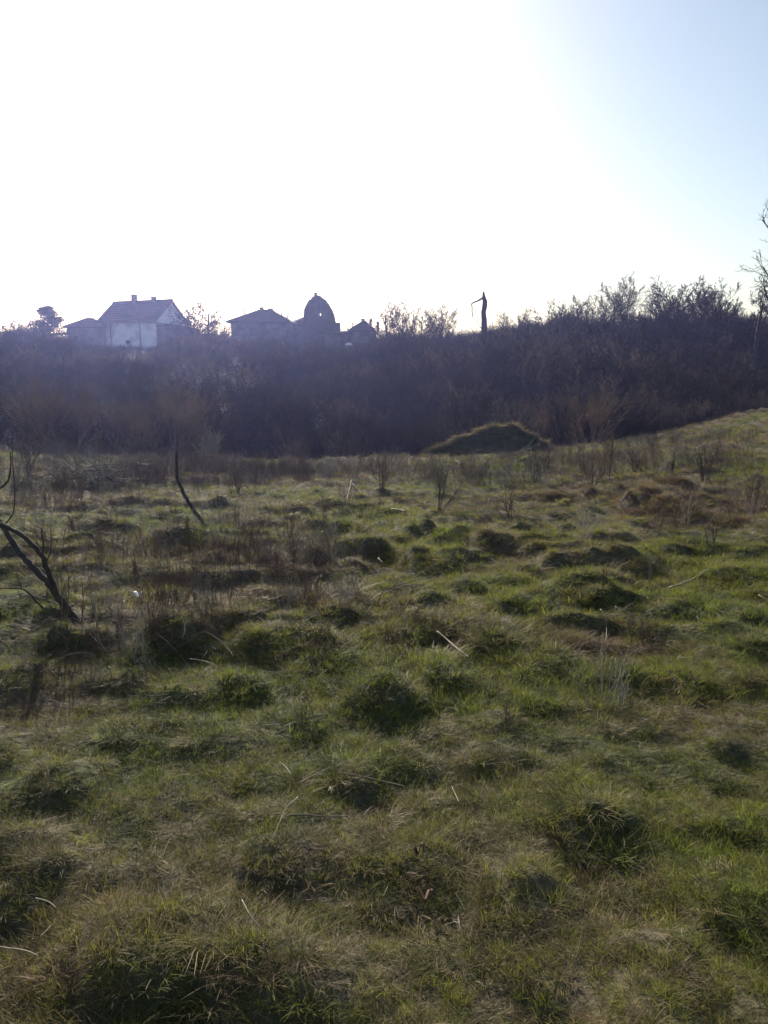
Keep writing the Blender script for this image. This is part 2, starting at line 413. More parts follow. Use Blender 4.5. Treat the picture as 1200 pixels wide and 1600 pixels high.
rs_ = np.random.RandomState(7)
def scatter_scrub():
    n = 10500
    X = rs_.uniform(-78, 78, n); Y = rs_.uniform(24, 118, n)
    d = Y - edge_y(np.clip(X, -60, 32))
    keep = (d > 2.0) & (np.abs(X) < 0.62 * Y + 9)
    # thin out by spacing
    dens = np.where(d < 12, 1.0, np.where(d < 60, 0.62, 0.55))
    keep &= rs_.rand(n) < dens
    # leave the house plots open
    for (cx, cy, rr) in CLEAR: keep &= ((X - cx) ** 2 + (Y - cy) ** 2) > rr * rr
    keep &= (vnoise(X / 3.4, Y / 4.2, 44) > 0.27)
    X, Y, d = X[keep], Y[keep], d[keep]; n = len(X)
    big = vnoise(X / 9, Y / 9, 41)
    s = rs_.uniform(0.65, 1.2, n) * (0.55 + 1.0 * big) * np.where(rs_.rand(n) < 0.09, 1.5, 1.0)
    # low scrub round the houses so that their walls show
    s = np.where(d < 5, s * 0.75, s)
    Z = land(X, Y)
    # the scrub has been cut low under the houses and grows freely elsewhere
    col = 600 + X / Y * F
    lim = np.interp(col, [0,60,100,160,245,275,300,345,370,460,520,592,606,700,850,900,1000,1100,1200], [97,96,82,62,60,72,92,94,74,70,64,70,96,100,106,118,122,118,118])
    cap = (EYE.z + lim / F * Y - Z) / 3.3
    keep = cap > 0.22
    s = np.minimum(s, np.maximum(cap, 0.2) * rs_.uniform(0.55, 1.1, n))
    X, Y, Z, s, d = X[keep], Y[keep], Z[keep], s[keep], d[keep]; n = len(X)
    rot = np.stack([rs_.normal(0, 0.10, n), rs_.normal(0, 0.10, n), rs_.uniform(0, 6.28, n)], 1)
    scl = np.stack([s * 1.05, s * 1.05, s], 1)
    hue = vnoise(X / 6, Y / 6, 42)
    # kinds of scrub grow in drifts
    idx = ((vnoise(X / 7, Y / 9, 43) * 8 + rs_.rand(n) * 2.0).astype(int)) % 8
    o = instancer('hillside_scrub', np.stack([X, Y, Z], 1), rot, scl, idx, hue, shrub_cols)
    tag(o, 'dense leafless brown scrub covering the whole hillside behind the meadow', 'scrub', kind='stuff')
    return n

HY = 112.0
def ridge(px, Y):            # the ground under a skyline pixel column at depth Y
    x = at_depth(px, 520, Y).x
    return Vector((x, Y, float(land(x, Y))))
CLEAR = []
for px, Y, rr in ((215,108,7.0),(130,112,4.5),(408,112,5.5),(490,116,5.0),(558,108,4.5)):
    q = ridge(px, Y); CLEAR.append((q.x, q.y, rr))
n_scrub = scatter_scrub()

# ------------------------------------------------------------------ houses on the ridge
def quadslab(mb, a, b, c, d, th):
    """a slab of thickness th under the quad a b c d"""
    a, b, c, d = map(Vector, (a, b, c, d)); n = (b - a).cross(d - a).normalized() * th
    mb.poly([a, b, c, d, a - n, b - n, c - n, d - n], [(0,1,2,3),(7,6,5,4),(0,4,5,1),(1,5,6,2),(2,6,7,3),(3,7,4,0)])
def trislab(mb, a, b, c, th):
    a, b, c = map(Vector, (a, b, c)); n = (b - a).cross(c - a).normalized() * th
    mb.poly([a, b, c, a - n, b - n, c - n], [(0,1,2),(5,4,3),(0,3,4,1),(1,4,5,2),(2,5,3,0)])

def gable_shell(mb, L, W, hw, hr, z0):
    mb.poly([(-L/2,-W/2,z0),(L/2,-W/2,z0),(L/2,W/2,z0),(-L/2,W/2,z0),(-L/2,-W/2,hw),(L/2,-W/2,hw),(L/2,W/2,hw),(-L/2,W/2,hw),(-L/2,0,hw+hr),(L/2,0,hw+hr)],
            [(3,2,1,0),(0,1,5,4),(2,3,7,6),(1,2,6,9,5),(3,0,4,8,7)])

def ridge_caps(parent, x0, x1, z, mat):
    mb = MB(); mb.tube([(x0,0,z),(x1,0,z)], [0.13,0.13], 6); return mb.build('ridge_cap', mat, parent, True)

def white_house():
    th = 19.0; L, W, hw, hr = 9.3, 7.4, 3.7, 2.75
    near = at_depth(243, 497, 108)             # eaves corner next to the gable
    ex = Vector((math.cos(R(th)), -math.sin(R(th)), 0)); ey = Vector((math.sin(R(th)), math.cos(R(th)), 0))
    c = near - ex * (L/2) + ey * (W/2); zb = near.z - hw
    root = empty('white_house', (c.x, c.y, zb), -R(th))
    tag(root, 'tall white plastered house with dark gabled roof and two chimneys on the ridge', 'house')
    zg = -3.0
    mb = MB(); gable_shell(mb, L, W, hw, hr - 0.16, zg); wall = mb.build('wall', M['plaster'], root)
    ov, og, t = 0.45, 0.35, 0.16; sl = hr / (W/2)
    roof = None
    mb = MB()
    ze = hw - ov * sl
    quadslab(mb, (-L/2-og,-W/2-ov,ze), (L/2+og,-W/2-ov,ze), (L/2+og,0,hw+hr), (-L/2-og,0,hw+hr), t)
    quadslab(mb, (L/2+og,W/2+ov,ze), (-L/2-og,W/2+ov,ze), (-L/2-og,0,hw+hr), (L/2+og,0,hw+hr), t)
    roof = mb.build('roof', M['roof_tile'], root)
    ridge_caps(roof, -L/2-og, L/2+og, hw+hr+0.02, M['roof_tile'])
    # courses of tiles as low steps over the front slope
    for k in range(11):
        f = (k + 0.5) / 11; y = -W/2 - ov + (W/2 + ov) * f; z = ze + (hw + hr - ze) * f
        mb = MB(); mb.box(-L/2-og, L/2+og, y - 0.03, y + 0.05, z - 0.02, z + 0.055); mb.build('tile_course', M['roof_tile'], roof)
    for cx, s, hgt in ((-1.35, 0.62, 0.85), (1.9, 0.5, 0.45)):
        mb = MB(); mb.box(cx - s/2, cx + s/2, -0.3, 0.3, hw+hr-0.6, hw+hr+hgt)
        mb.box(cx - s/2 - 0.07, cx + s/2 + 0.07, -0.37, 0.37, hw+hr+hgt+0.003, hw+hr+hgt+0.12); mb.build('chimney', M['chimney'], roof)
    mb = MB(); mb.tube([(L/2-0.1,0,hw+hr-0.1),(L/2-0.1,0,hw+hr+1.0)], [0.03,0.025], 5); mb.box(L/2-0.4,L/2+0.2,-0.02,0.02,hw+hr+0.72,hw+hr+0.76); mb.build('aerial', M['trim'], roof)
    for x in (-2.7, 2.1):
        mb = MB(); mb.tube([(x,-W/2-0.3,ze+0.02),(x,-W/2-0.09,hw-0.75),(x,-W/2-0.09,zg+0.4)], [0.075]*3, 6); mb.build('downpipe', M['trim'], root, True)
    mb = MB(); mb.box(-L/2-og, L/2+og, -W/2-ov-0.14, -W/2-ov-0.004, ze-0.16, ze-0.03); mb.build('gutter', M['trim'], root)
    mb = MB(); mb.box(-0.35,0.35,-W/2-0.03,-W/2+0.05,0.25,0.85); wn = mb.build('window', M['trim'], root)
    mb = MB(); mb.box(-0.28,0.28,-W/2-0.045,-W/2-0.034,0.32,0.78); mb.build('pane', M['glass'], wn)
    # lean-to at the gable end
    an = None; mb = MB(); mb.box(L/2+0.003, L/2+3.0, -W/2+0.2, W/2-1.0, zg, 2.55); an = mb.build('lean_to', M['brick_far'], root)
    mb = MB(); quadslab(mb, (L/2+3.25,-W/2-0.1,2.5),(L/2+3.25,W/2-0.7,2.5),(L/2+0.004,W/2-0.7,3.15),(L/2+0.004,-W/2-0.1,3.15),0.1)
    mb.build('lean_to_roof', M['roof_old'], an)
white_house()

def hip_house(name, label, pxl, pxr, py_eave, py_top, Y, rot, W, wallmat, roofmat, chim, ridge_f=0.35, ov=0.5, wins=()):
    a = at_depth(pxl, py_eave, Y); b = at_depth(pxr, py_eave, Y); top = at_depth((pxl+pxr)/2, py_top, Y)
    L = (b.x - a.x) - 2*ov; hr = top.z - a.z; c = (a + b) / 2; hw = 2.9; zb = a.z - hw
    root = empty(name, (c.x, c.y + W/2, zb), R(rot)); tag(root, label, 'house')
    mb = MB(); mb.box(-L/2, L/2, -W/2, W/2, -3.0, hw); mb.build('wall', wallmat, root)
    x, y, z = L/2 + ov, W/2 + ov, hw + 0.01; rx = (L/2) * ridge_f; t = 0.15
    mb = MB()
    quadslab(mb, (-x,-y,z),(x,-y,z),(rx,0,z+hr),(-rx,0,z+hr), t); quadslab(mb, (x,y,z),(-x,y,z),(-rx,0,z+hr),(rx,0,z+hr), t)
    trislab(mb, (x,-y,z),(x,y,z),(rx,0,z+hr), t); trislab(mb, (-x,y,z),(-x,-y,z),(-rx,0,z+hr), t)
    roof = mb.build('roof', roofmat, root)
    ridge_caps(roof, -rx, rx, z+hr+0.02, roofmat)
    for s in (-1, 1):
        mb = MB(); mb.tube([(s*rx,0,z+hr+0.02),(s*x,-y,z+0.03)], [0.11,0.11], 5); mb.build('hip_cap', roofmat, roof, True)
    for (cx, w_, zz0, zz1) in chim:
        mb = MB(); mb.box(cx-w_/2, cx+w_/2, -0.25, 0.25, z+hr*zz0, z+hr+zz1); mb.box(cx-w_/2-0.06, cx+w_/2+0.06, -0.31, 0.31, z+hr+zz1+0.003, z+hr+zz1+0.1)
        mb.build('chimney', M['chimney'], roof)
    for (wx, ww, w0, w1) in wins:
        mb = MB(); mb.box(wx-ww/2, wx+ww/2, -W/2-0.03, -W/2+0.04, w0, w1); wn = mb.build('window', M['trim'], root)
        mb = MB(); mb.box(wx-ww/2+0.08, wx+ww/2-0.08, -W/2-0.045, -W/2-0.034, w0+0.08, w1-0.08); mb.build('pane', M['glass'], wn)
    return root, (L, W, hw, hr)

hip_house('brick_cottage', 'low reddish cottage with shallow hipped roof at the left end of the ridge houses', 98, 164, 511, 496, 110, 6, 4.8, M['brick_far'], M['roof_tile'], (), 0.2, 0.35, wins=((0.6,0.9,0.7,1.7),(-1.4,0.8,0.7,1.7)))
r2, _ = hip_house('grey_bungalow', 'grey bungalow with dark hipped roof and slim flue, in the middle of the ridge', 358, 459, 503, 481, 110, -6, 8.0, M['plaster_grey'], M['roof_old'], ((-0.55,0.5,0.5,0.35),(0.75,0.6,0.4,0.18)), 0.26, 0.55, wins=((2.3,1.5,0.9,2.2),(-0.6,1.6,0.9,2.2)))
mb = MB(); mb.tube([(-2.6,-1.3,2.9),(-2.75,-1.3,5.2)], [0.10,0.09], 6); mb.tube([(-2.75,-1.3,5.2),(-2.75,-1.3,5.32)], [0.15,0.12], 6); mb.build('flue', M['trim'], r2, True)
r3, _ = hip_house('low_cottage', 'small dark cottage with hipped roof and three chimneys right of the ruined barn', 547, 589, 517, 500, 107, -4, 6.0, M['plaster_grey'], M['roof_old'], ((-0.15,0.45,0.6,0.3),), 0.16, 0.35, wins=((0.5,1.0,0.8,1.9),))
for (cx, cy, z0, z1) in ((0.95, -0.6, 3.3, 4.55), (1.95, -0.4, 2.9, 4.2)):
    mb = MB(); mb.box(cx-0.17, cx+0.17, cy-0.17, cy+0.17, z0, z1); mb.box(cx-0.21, cx+0.21, cy-0.21, cy+0.21, z1+0.003, z1+0.09); mb.build('chimney', M['chimney'], r3)
mb = MB(); mb.box(-5.1, -1.9, -2.6, 2.6, -3.0, 2.55); sw = mb.build('side_wing', M['plaster_grey'], r3)
mb = MB(); quadslab(mb, (-5.4,-2.9,2.5),(-1.6,-2.9,2.75),(-1.6,0,3.15),(-5.4,0,2.95),0.12); quadslab(mb, (-1.6,2.9,2.75),(-5.4,2.9,2.5),(-5.4,0,2.95),(-1.6,0,3.15),0.12); mb.build('wing_roof', M['roof_old'], sw)

def ruined_barn():
    Y = 114.0
    c = at_depth(497, 503, Y); zb = c.z - 2.6
    root = empty('ruined_barn', (c.x, c.y, zb), R(0)); tag(root, 'ruined barn with rounded plank gable, holes letting sky through, on the ridge', 'barn')
    s = Y / F
    # outline of the rounded gable in metres about its foot line
    prof = [(-2.0,2.6),(-1.97,3.3),(-1.87,4.3),(-1.55,5.0),(-1.15,5.45),(-0.62,5.95),(-0.1,6.1),(0.55,5.85),(1.15,5.3),(1.65,4.55),(1.98,3.7),(2.1,3.1),(2.15,2.6)]
    D = 5.5
    rng = random.Random(5)
    mb = MB(); mb.box(-2.2, 2.2, 0.3, D, -3, 2.6); mb.build('wall', M['wood_old'], root)
    # bowed rafters, front and back
    for y in (0.0, 1.8, 3.6, D):
        mb = MB(); mb.tube([(x, y, z) for x, z in prof], [0.13]*len(prof), 5); mb.build('bowed_rafter', M['wood_old'], root)
    # roof skin, with sheets gone
    mb = MB()
    for i in range(len(prof)-1):
        for k in range(6):
            y0, y1 = D*k/6, D*(k+1)/6
            if (i, k) in ((8,3),(4,2)) : continue
            (xa,za),(xb,zb_) = prof[i], prof[i+1]
            j0, j1 = rng.uniform(-0.04, 0.20), rng.uniform(-0.04, 0.20); quadslab(mb, (xa,y0+0.02,za+0.1+j0),(xa,y1,za+0.1+j0),(xb,y1,zb_+0.1+j1),(xb,y0+0.02,zb_+0.1+j1),0.07)
    rf = mb.build('roof', M['roof_old'], root)
    mb = MB(); mb.box(-0.53,-0.13,0.2,0.65,5.9,6.6); mb.box(-0.58,-0.08,0.15,0.70,6.603,6.7); mb.build('chimney', M['chimney'], rf)
    # plank gable, some boards missing; too fine to tell apart one by one
    px = np.array([p[0] for p in prof]); pz = np.array([p[1] for p in prof])
    for face, skip in ((0.0, ((4,4.6,4.95),(8,3.5,3.8))), (D, ((4,4.2,5.5),(5,4.2,5.5),(3,4.2,5.0),(8,3.0,4.6),(9,3.2,4.8),(6,4.0,5.2)))):
        mb = MB(); n = 14
        for i in range(n):
            x0 = -2.02 + 4.04*i/n; x1 = x0 + 0.283; xm = (x0+x1)/2
            top = float(np.interp(xm, px, pz)) - 0.05
            segs = [(2.4, top)]
            for (k, a, b) in skip:
                if k == i: segs = [(2.4, min(a, top))] + ([(b, top)] if b < top else [])
            for a, b in segs: mb.box(x0, x1, face-0.04+rng.uniform(-.02,.02), face+0.02, a, b + rng.uniform(-0.12, 0.0))
        g = mb.build('plank_gable', M['wood_old'], root); tag(g, kind='stuff')
    # lower roof running down to the left and a slumped porch
    mb = MB(); mb.box(-5.0,-2.06,0.6,4.6,-3,1.9); w2 = mb.build('side_wing', M['plaster_grey'], root)
    mb = MB(); quadslab(mb, (-5.3,0.2,1.75),(-2.0,0.2,2.3),(-1.7,2.6,3.75),(-3.9,2.6,3.0),0.12); quadslab(mb, (-2.0,5.0,2.3),(-5.3,5.0,1.75),(-3.9,2.6,3.0),(-1.7,2.6,3.75),0.12); mb.build('wing_roof', M['roof_old'], w2)
    mb = MB(); mb.box(0.2,3.0,-1.6,0.2,-3,1.2); p = mb.build('porch', M['wood_old'], root)
    mb = MB(); quadslab(mb, (-0.2,-2.0,1.1),(3.3,-2.0,0.9),(3.2,0.28,2.5),(-0.2,0.28,2.7),0.1); mb.build('porch_roof', M['roof_old'], p)
ruined_barn()

q = at_depth(545, 541, 100)
t = empty('water_tank', (q.x, q.y, float(land(q.x, q.y)))); tag(t, 'small dark round tank with white lid below the low cottage', 'tank')
hz = q.z - t.location.z
mb = MB(); mb.tube([(0,0,-0.2),(0,0,max(0.9, hz))], [0.42,0.42], 14); mb.build('drum', M['trim'], t, True)
mb = MB(); mb.tube([(0,0,max(0.9,hz)+0.003),(0,0,max(0.9,hz)+0.18),(0,0,max(0.9,hz)+0.34)], [0.5,0.46,0.12], 14); mb.build('lid', M['plastic'], t, True)

# ------------------------------------------------------------------ trees on the skyline
tree_src = {}
def tree_meshes(kind):
    if kind in tree_src: return tree_src[kind]
    P, seed, st, sp, r0, tw, H = {
     'round': (TREE, 11, 1, 0.0, 0.11, 'twig', 3.2), 'fan': (FAN, 12, 7, 0.75, 0.065, 'twig', 4.0), 'fan2': (FAN, 13, 6, 0.62, 0.06, 'twig', 4.0),
     'tall': (dict(TREE, ang=[32,32,36,38], t0=[0.3,0.2,0.15,0.1]), 14, 1, 0.0, 0.13, 'twig_pale', 4.6), 'bush': (FAN, 15, 9, 1.1, 0.05, 'twig', 3.0),
     'flat': (dict(TREE, ang=[68,34,36,40], t0=[0.5,0.3,0.2,0.1], up=[0.02,0.01,0.02,0.02], lr=[0.66,0.5,0.5,0.5], n=[10,7,6,4]), 16, 1, 0.0, 0.10, 'twig', 3.6),
     'orchard': (dict(TREE, ang=[50,40,38,40], t0=[0.2,0.2,0.15,0.1], n=[9,6,5,4], wob=[0.06,0.09,0.10,0.10], rmin=0.015), 17, 3, 0.6, 0.11, 'twig', 2.8)}[kind]
    lv = wood(seed, P, H, stems=st, spread=sp, r0=r0, base_r=0.25 if st > 1 else 0)
    zmax = max(p.z for l in lv for pts, r in l for p in pts)
    tm = to_mesh(lv[:2], 'trunk', M['bark_grey'] if tw == 'twig_pale' else M['bark_dark']); cm = to_mesh(lv[2:], 'crown', M[tw], off=2)
    tree_src[kind] = (tm, cm, zmax); return tree_src[kind]

def skyline_tree(name, kind, px, ptop, Y, label, sx=1.0, rz=0.0, cat='tree', group='bare trees along the ridge', pbase=None):
    tm, cm, zmax = tree_meshes(kind)
    b = ridge(px, Y); top = at_depth(px, ptop, Y); h = top.z - b.z
    o = empty(name, b, rz); s = h / zmax; o.scale = (s*sx, s*sx, s); tag(o, label, cat, group)
    link(bpy.data.objects.new('trunk', tm), o); link(bpy.data.objects.new('crown', cm), o)
    return o

for a in [
 ('bare_tree','orchard',325,473,104,'sparse bare orchard tree between the white house and the grey bungalow',1.25,0.4),
 ('bare_tree','bush',452,482,124,'twiggy crown showing between the grey bungalow and the ruined barn',1.0,1.0),
 ('bare_tree','bush',555,496,122,'thin saplings rising just left of the low cottage chimneys',0.7,2.0),
 ('bare_tree','round',605,468,98,'small round bare tree immediately right of the low cottage',0.95,0.3),
 ('bare_tree','fan',655,464,97,'wide bushy bare tree second to the right of the low cottage',1.0,1.3),
 ('bare_tree','fan2',700,478,96,'low thin bare tree just left of the broken dead trunk',1.0,2.1),
 ('bare_tree','fan',800,478,95,'low bushy bare tree just right of the broken dead trunk',1.0,3.3),
 ('bare_tree','fan2',838,483,97,'sparse low tree in the dip of the skyline right of the dead trunk',0.9,0.9),
 ('bare_tree','bush',882,468,98,'spreading bare bush where the skyline begins to climb to the right',1.2,1.9),
 ('bare_tree','fan',932,448,98,'dark bare tree left of the tall pale tree on the right ridge',0.85,4.0),
 ('bare_tree','tall',978,422,101,'tallest pale feathery bare tree on the right ridge',1.0,0.0),
 ('bare_tree','fan2',1012,446,99,'slim dark bare tree tucked right of the tall pale tree',0.7,5.0),
 ('bare_tree','fan',1078,430,97,'big fan-shaped clump of bare trunks on the right ridge',1.15,0.6),
 ('bare_tree','fan2',1110,436,99,'right flank of the fan-shaped clump on the right ridge',0.9,2.7),
 ('bare_tree','fan',1048,446,102,'low dark bare tree left of the fan-shaped clump',0.8,1.1),
 ('bare_tree','flat',1182,432,80,'flat-crowned bare tree near the right edge of the picture',1.0,0.5),
 ('bare_tree','bush',1150,462,92,'low bare bush left of the flat-crowned tree',1.2,0.2),
 ('bare_tree','round',905,458,104,'round bare crown on the rising skyline left of the dark bare tree',1.0,1.0),
 ('bare_tree','round',958,440,106,'round bare crown just left of the tall pale tree',0.9,2.2),
 ('bare_tree','round',1062,440,104,'round bare crown behind the left side of the fan-shaped clump',1.0,0.2),
 ('bare_tree','round',1095,432,105,'round bare crown behind the middle of the fan-shaped clump',1.0,3.2),
 ('bare_tree','round',628,474,103,'small round bare crown between the two trees right of the low cottage',0.9,2.9),
 ('bare_tree','fan2',672,470,100,'dark bare tree at the right shoulder of the wide bushy tree',0.9,4.4),
 ('bare_tree','fan',300,492,118,'low bare bush behind the right end of the white house',1.2,0.4),
 ('bare_tree','fan',345,490,117,'low bare bush beside the left end of the grey bungalow',1.2,2.4),
 ('bare_tree','bush',22,496,100,'low bare hedge tree at the left edge of the picture',1.6,0.7),
 ('bare_tree','bush',50,500,103,'low bare hedge tree just left of the conifer',1.3,2.4),
 ('bare_tree','fan2',98,492,118,'thin bare tree between the conifer and the reddish cottage',0.8,3.0),
]: skyline_tree(*a)

# conifer at the left
def conifer():
    b = ridge(75, 104); top = at_depth(76, 484, 104); H = top.z - b.z + 0.25
    root = empty('conifer_tree', b); tag(root, 'dark evergreen conifer with layered crown at the left of the ridge', 'tree')
    rng = random.Random(3)
    mb = MB(); mb.tube([(0,0,-0.3),(0.05,0,H*0.5),(0.1,0,H),(0.12,0,H+1.1)], [0.17,0.12,0.05,0.02], 6); mb.build('trunk', M['bark_dark'], root)
    mb = MB()
    for k in range(90):
        f = rng.random()**0.8; z = H*(0.25 + 0.74*f); L = (2.9*(1-f**2.2) + 0.55)*rng.uniform(0.6,1.1); a = rng.uniform(0, 6.28)
        d = Vector((math.cos(a), math.sin(a), 0.10)); p0 = Vector((0.06,0,z)); p1 = p0 + d*L
        mb.tube([p0, p0.lerp(p1,0.6)+Vector((0,0,-0.06)), p1], [0.04,0.025,0.01], 3, cap=False)
        for j in range(90):
            t_ = rng.uniform(0.2, 1.05); c = p0.lerp(p1, t_) + Vector((rng.gauss(0,.22), rng.gauss(0,.22), rng.gauss(0.05,.09)))
            e = Vector((rng.gauss(0,1), rng.gauss(0,1), rng.gauss(0.3,.6))).normalized()*0.26; n = e.orthogonal().normalized()*0.05
            mb.poly([c-n, c+n, c+e], [(0,1,2)])
    mb.build('crown', M['needle'], root)
conifer()

# the broken dead trunk
def dead_trunk():
    Y = 88.0; b = ridge(757, Y)
    P = lambda px, py, dy=0.0: at_depth(px, py, Y + dy) - b
    root = empty('dead_tree', b); tag(root, 'broken dead trunk with a snapped branch hanging down its left side', 'tree')
    s = Y / F
    foot = Vector((0,0,-0.4))
    mb = MB(); mb.tube([foot, P(756.5,520), P(756.5,500), P(755.4,488), P(757.2,479), P(757.8,471), P(756.4,466), P(755.8,462), P(755.6,457.5), P(755.2,455.5)],
                       [6.5*s, 4.8*s, 4.3*s, 3.7*s, 4.0*s, 3.8*s, 3.0*s, 2.3*s, 1.6*s, 0.7*s], 8)
    mb.tube([P(755.5,457.5), P(754.2,455.0), P(753.2,455.8)], [0.7*s,0.5*s,0.25*s], 4); mb.tube([P(755.5,457.5), P(757.0,455.2), P(757.6,456)], [0.6*s,0.4*s,0.2*s], 4)
    mb.build('trunk', M['bark_dark'], root, True)
    mb = MB(); mb.tube([P(755,465), P(751,467.5), P(745,471), P(740,472.5), P(736.8,475)], [1.8*s,1.6*s,1.3*s,1.2*s,1.1*s], 5, cap=True)
    mb.tube([P(736.8,475), P(737.6,480), P(737.5,487), P(738.3,494), P(740,499)], [1.1*s,1.0*s,0.95*s,0.8*s,0.4*s], 5)
    mb.tube([P(751,467.5), P(750.4,470), P(751.2,473)], [0.7*s,0.5*s,0.2*s], 4)
    mb.build('hanging_branch', M['bark_grey'], root, True)
    mb = MB(); mb.tube([P(752,513), P(747,507), P(744,500), P(743,491), P(742,484), P(743,479)], [0.9*s,0.8*s,0.7*s,0.6*s,0.4*s,0.2*s], 4)
    mb.tube([P(743,487), P(746,483), P(748,481)], [0.4*s,0.3*s,0.15*s], 3); mb.build('side_shoot', M['bark_dark'], root)
dead_trunk()

# shrubs that can be picked out on the hillside
pale_src = {}
def hill_shrub(px, pbase, ptop, label, mat, k, sx=1.0, name='bare_shrub'):
    b = on_land(px, pbase); b.z = float(land(b.x, b.y))
    key = (k, mat)
    if key not in pale_src:
        lv = wood(300 + k, dict(SHRUB, ang=[26,28,30], wob=[0.06,0.07,0.08,0.08], rmin=0.012), 2.4, stems=12, spread=0.6, r0=0.045, base_r=0.4)
        zm = max(p.z for l in lv for pts, r in l for p in pts)
        pale_src[key] = (to_mesh(lv[:1], 'stems', M[mat], sides=(4,3,3,3)), to_mesh(lv[1:], 'crown', M[mat], off=1, sides=(4,3,3,3)), zm)
    sm, cm, zm = pale_src[key]
    h = at_depth(px, ptop, b.y).z - b.z
    o = empty(name, b, k * 1.3); s = h / zm; o.scale = (s*sx, s*sx, s); tag(o, label, 'shrub', 'shrubs that stand out on the hillside')
    link(bpy.data.objects.new('stems', sm), o); link(bpy.data.objects.new('crown', cm), o)
for a in [
 (860,650,528,'large fawn leafless shrub on the hillside above the earth mound',   'twig_tan',0,1.1),
 (985,650,540,'fawn leafless shrub with upright stems low on the right hillside',    'twig_tan',1,0.8),
 (572,695,620,'pale brown shrub at the foot of the hillside left of the earth mound','twig_tan',2,1.2),
 (185,700,640,'rusty brown shrub at the foot of the slope below the white house',  'twig_red',3,1.0),
 (315,640,572,'greyish shrub draped with pale seed fluff below the orchard tree','twig',4,1.3),
 (640,640,545,'grey-brown shrub in the middle of the slope below the wide bushy tree','twig',5,1.0),
 (760,682,648,'reddish low bramble clump growing behind the top of the earth mound','twig_red',1,2.2),
 (1140,600,520,'dark reddish shrub on the slope at the far right','twig_red',2,1.1),
 (40,700,632,'greyish shrub at the foot of the slope by the left picture edge','twig',0,1.4),
 (330,721,664,'pale grey dead forked shrub standing at the meadow edge, left of centre','twig_pale',3,0.8),
 (430,610,540,'brownish shrub under the grey bungalow','twig_red',5,1.2),
 (262,650,582,'pale clump of bare stems below the right end of the white house','twig_pale',4,1.3),
 (120,690,622,'pale grey clump of stems below the reddish cottage','twig_pale',0,1.2),
 (375,640,566,'tall pale stemmed shrub below the left end of the grey bungalow','twig_tan',1,0.9),
 (500,690,610,'dull brown shrub at the slope foot below the ruined barn','twig_tan',3,1.2),
 (705,620,540,'brown rounded shrub on the slope below the broken dead trunk','twig_tan',0,1.2),
 (930,600,520,'brown stemmed shrub high on the slope below the tall pale tree','twig_tan',5,1.0),
 (1060,620,545,'brown stemmed shrub on the right slope below the fan-shaped clump','twig_tan',4,1.0),
]: hill_shrub(*a)

# pale seed fluff and ivy leaves caught in the scrub
fl_cols = bpy.data.collections.new('fluff_sources')
for k in range(3):
    rng = random.Random(60 + k); mb = MB()
    for j in range(26):
        c = Vector((rng.gauss(0,.16), rng.gauss(0,.16), rng.gauss(0,.12))); e = Vector((rng.gauss(0,1), rng.gauss(0,1), rng.gauss(0,1))).normalized()*0.05
        n = e.orthogonal().normalized()*0.03; m_ = e.cross(n).normalized()*0.02
        mb.poly([c-n, c+n, c+e, c+m_], [(0,1,2),(0,3,1),(1,3,2),(2,3,0)])
    fl_cols.objects.link(bpy.data.objects.new('fluff_source_%d' % k, mb.mesh('fluff', M['fluff'])))
def fluff():
    pts = []
    rng = np.random.RandomState(9)
    for (px, py, sx, sy, n, lift) in ((290,600,34,22,70,2.2),(350,590,20,28,45,2.2),(385,600,10,14,10,2.0),(35,650,30,20,45,1.6),(140,640,22,10,22,1.8),(170,640,10,6,10,1.8),(850,596,4,6,9,2.0),(500,640,14,12,8,1.8),(1170,485,14,8,10,2.0),(60,700,40,8,14,1.0),(230,600,20,10,10,2.0)):
        for k in range(n):
            a, b = px + rng.normal(0, sx), py + rng.normal(0, sy)
            hgt = lift + rng.uniform(0.3, 1.0)
            g = on_land(a, b, lambda x, y: land(x, y) + hgt * smooth(1.0, 5.0, y - edge_y(np.clip(x, -60, 32))))
            pts.append((g.x, g.y, g.z))
    n = len(pts)
    o = instancer('seed_fluff', pts, rng.uniform(0, 6.28, (n,3)), np.repeat(rng.uniform(0.4, 1.2, (n,1)), 3, 1), rng.randint(0, 3, n), rng.rand(n), fl_cols)
    tag(o, 'pale seed fluff and shiny leaves caught in the hillside scrub', 'seed fluff', kind='stuff')
fluff()

# large tree whose branches reach in at the right edge
def edge_tree():
    Y = 44.0; x = at_depth(1260, 500, Y).x; z = float(land(x, Y))
    root = empty('bare_tree', (x, Y, z)); tag(root, 'tall bare tree whose branch tips reach in at the right edge against the sky', 'tree')
    P = dict(TREE, seg=[8,6,5,4,3], n=[16,6,5,4], ang=[58,40,40,42], t0=[0.22,0.2,0.15,0.1], lr=[0.46,0.55,0.55,0.5], up=[0.03,0.05,0.05,0.03], wob=[0.04,0.12,0.15,0.17], rmin=0.014)
    lv = wood(47, P, 13.0, 1, 0.0, 0.26)
    link(bpy.data.objects.new('trunk', to_mesh(lv[:2], 'trunk', M['bark_dark'], sides=(8,5,4,3))), root)
    link(bpy.data.objects.new('crown', to_mesh(lv[2:], 'crown', M['twig'], off=2)), root)
edge_tree()
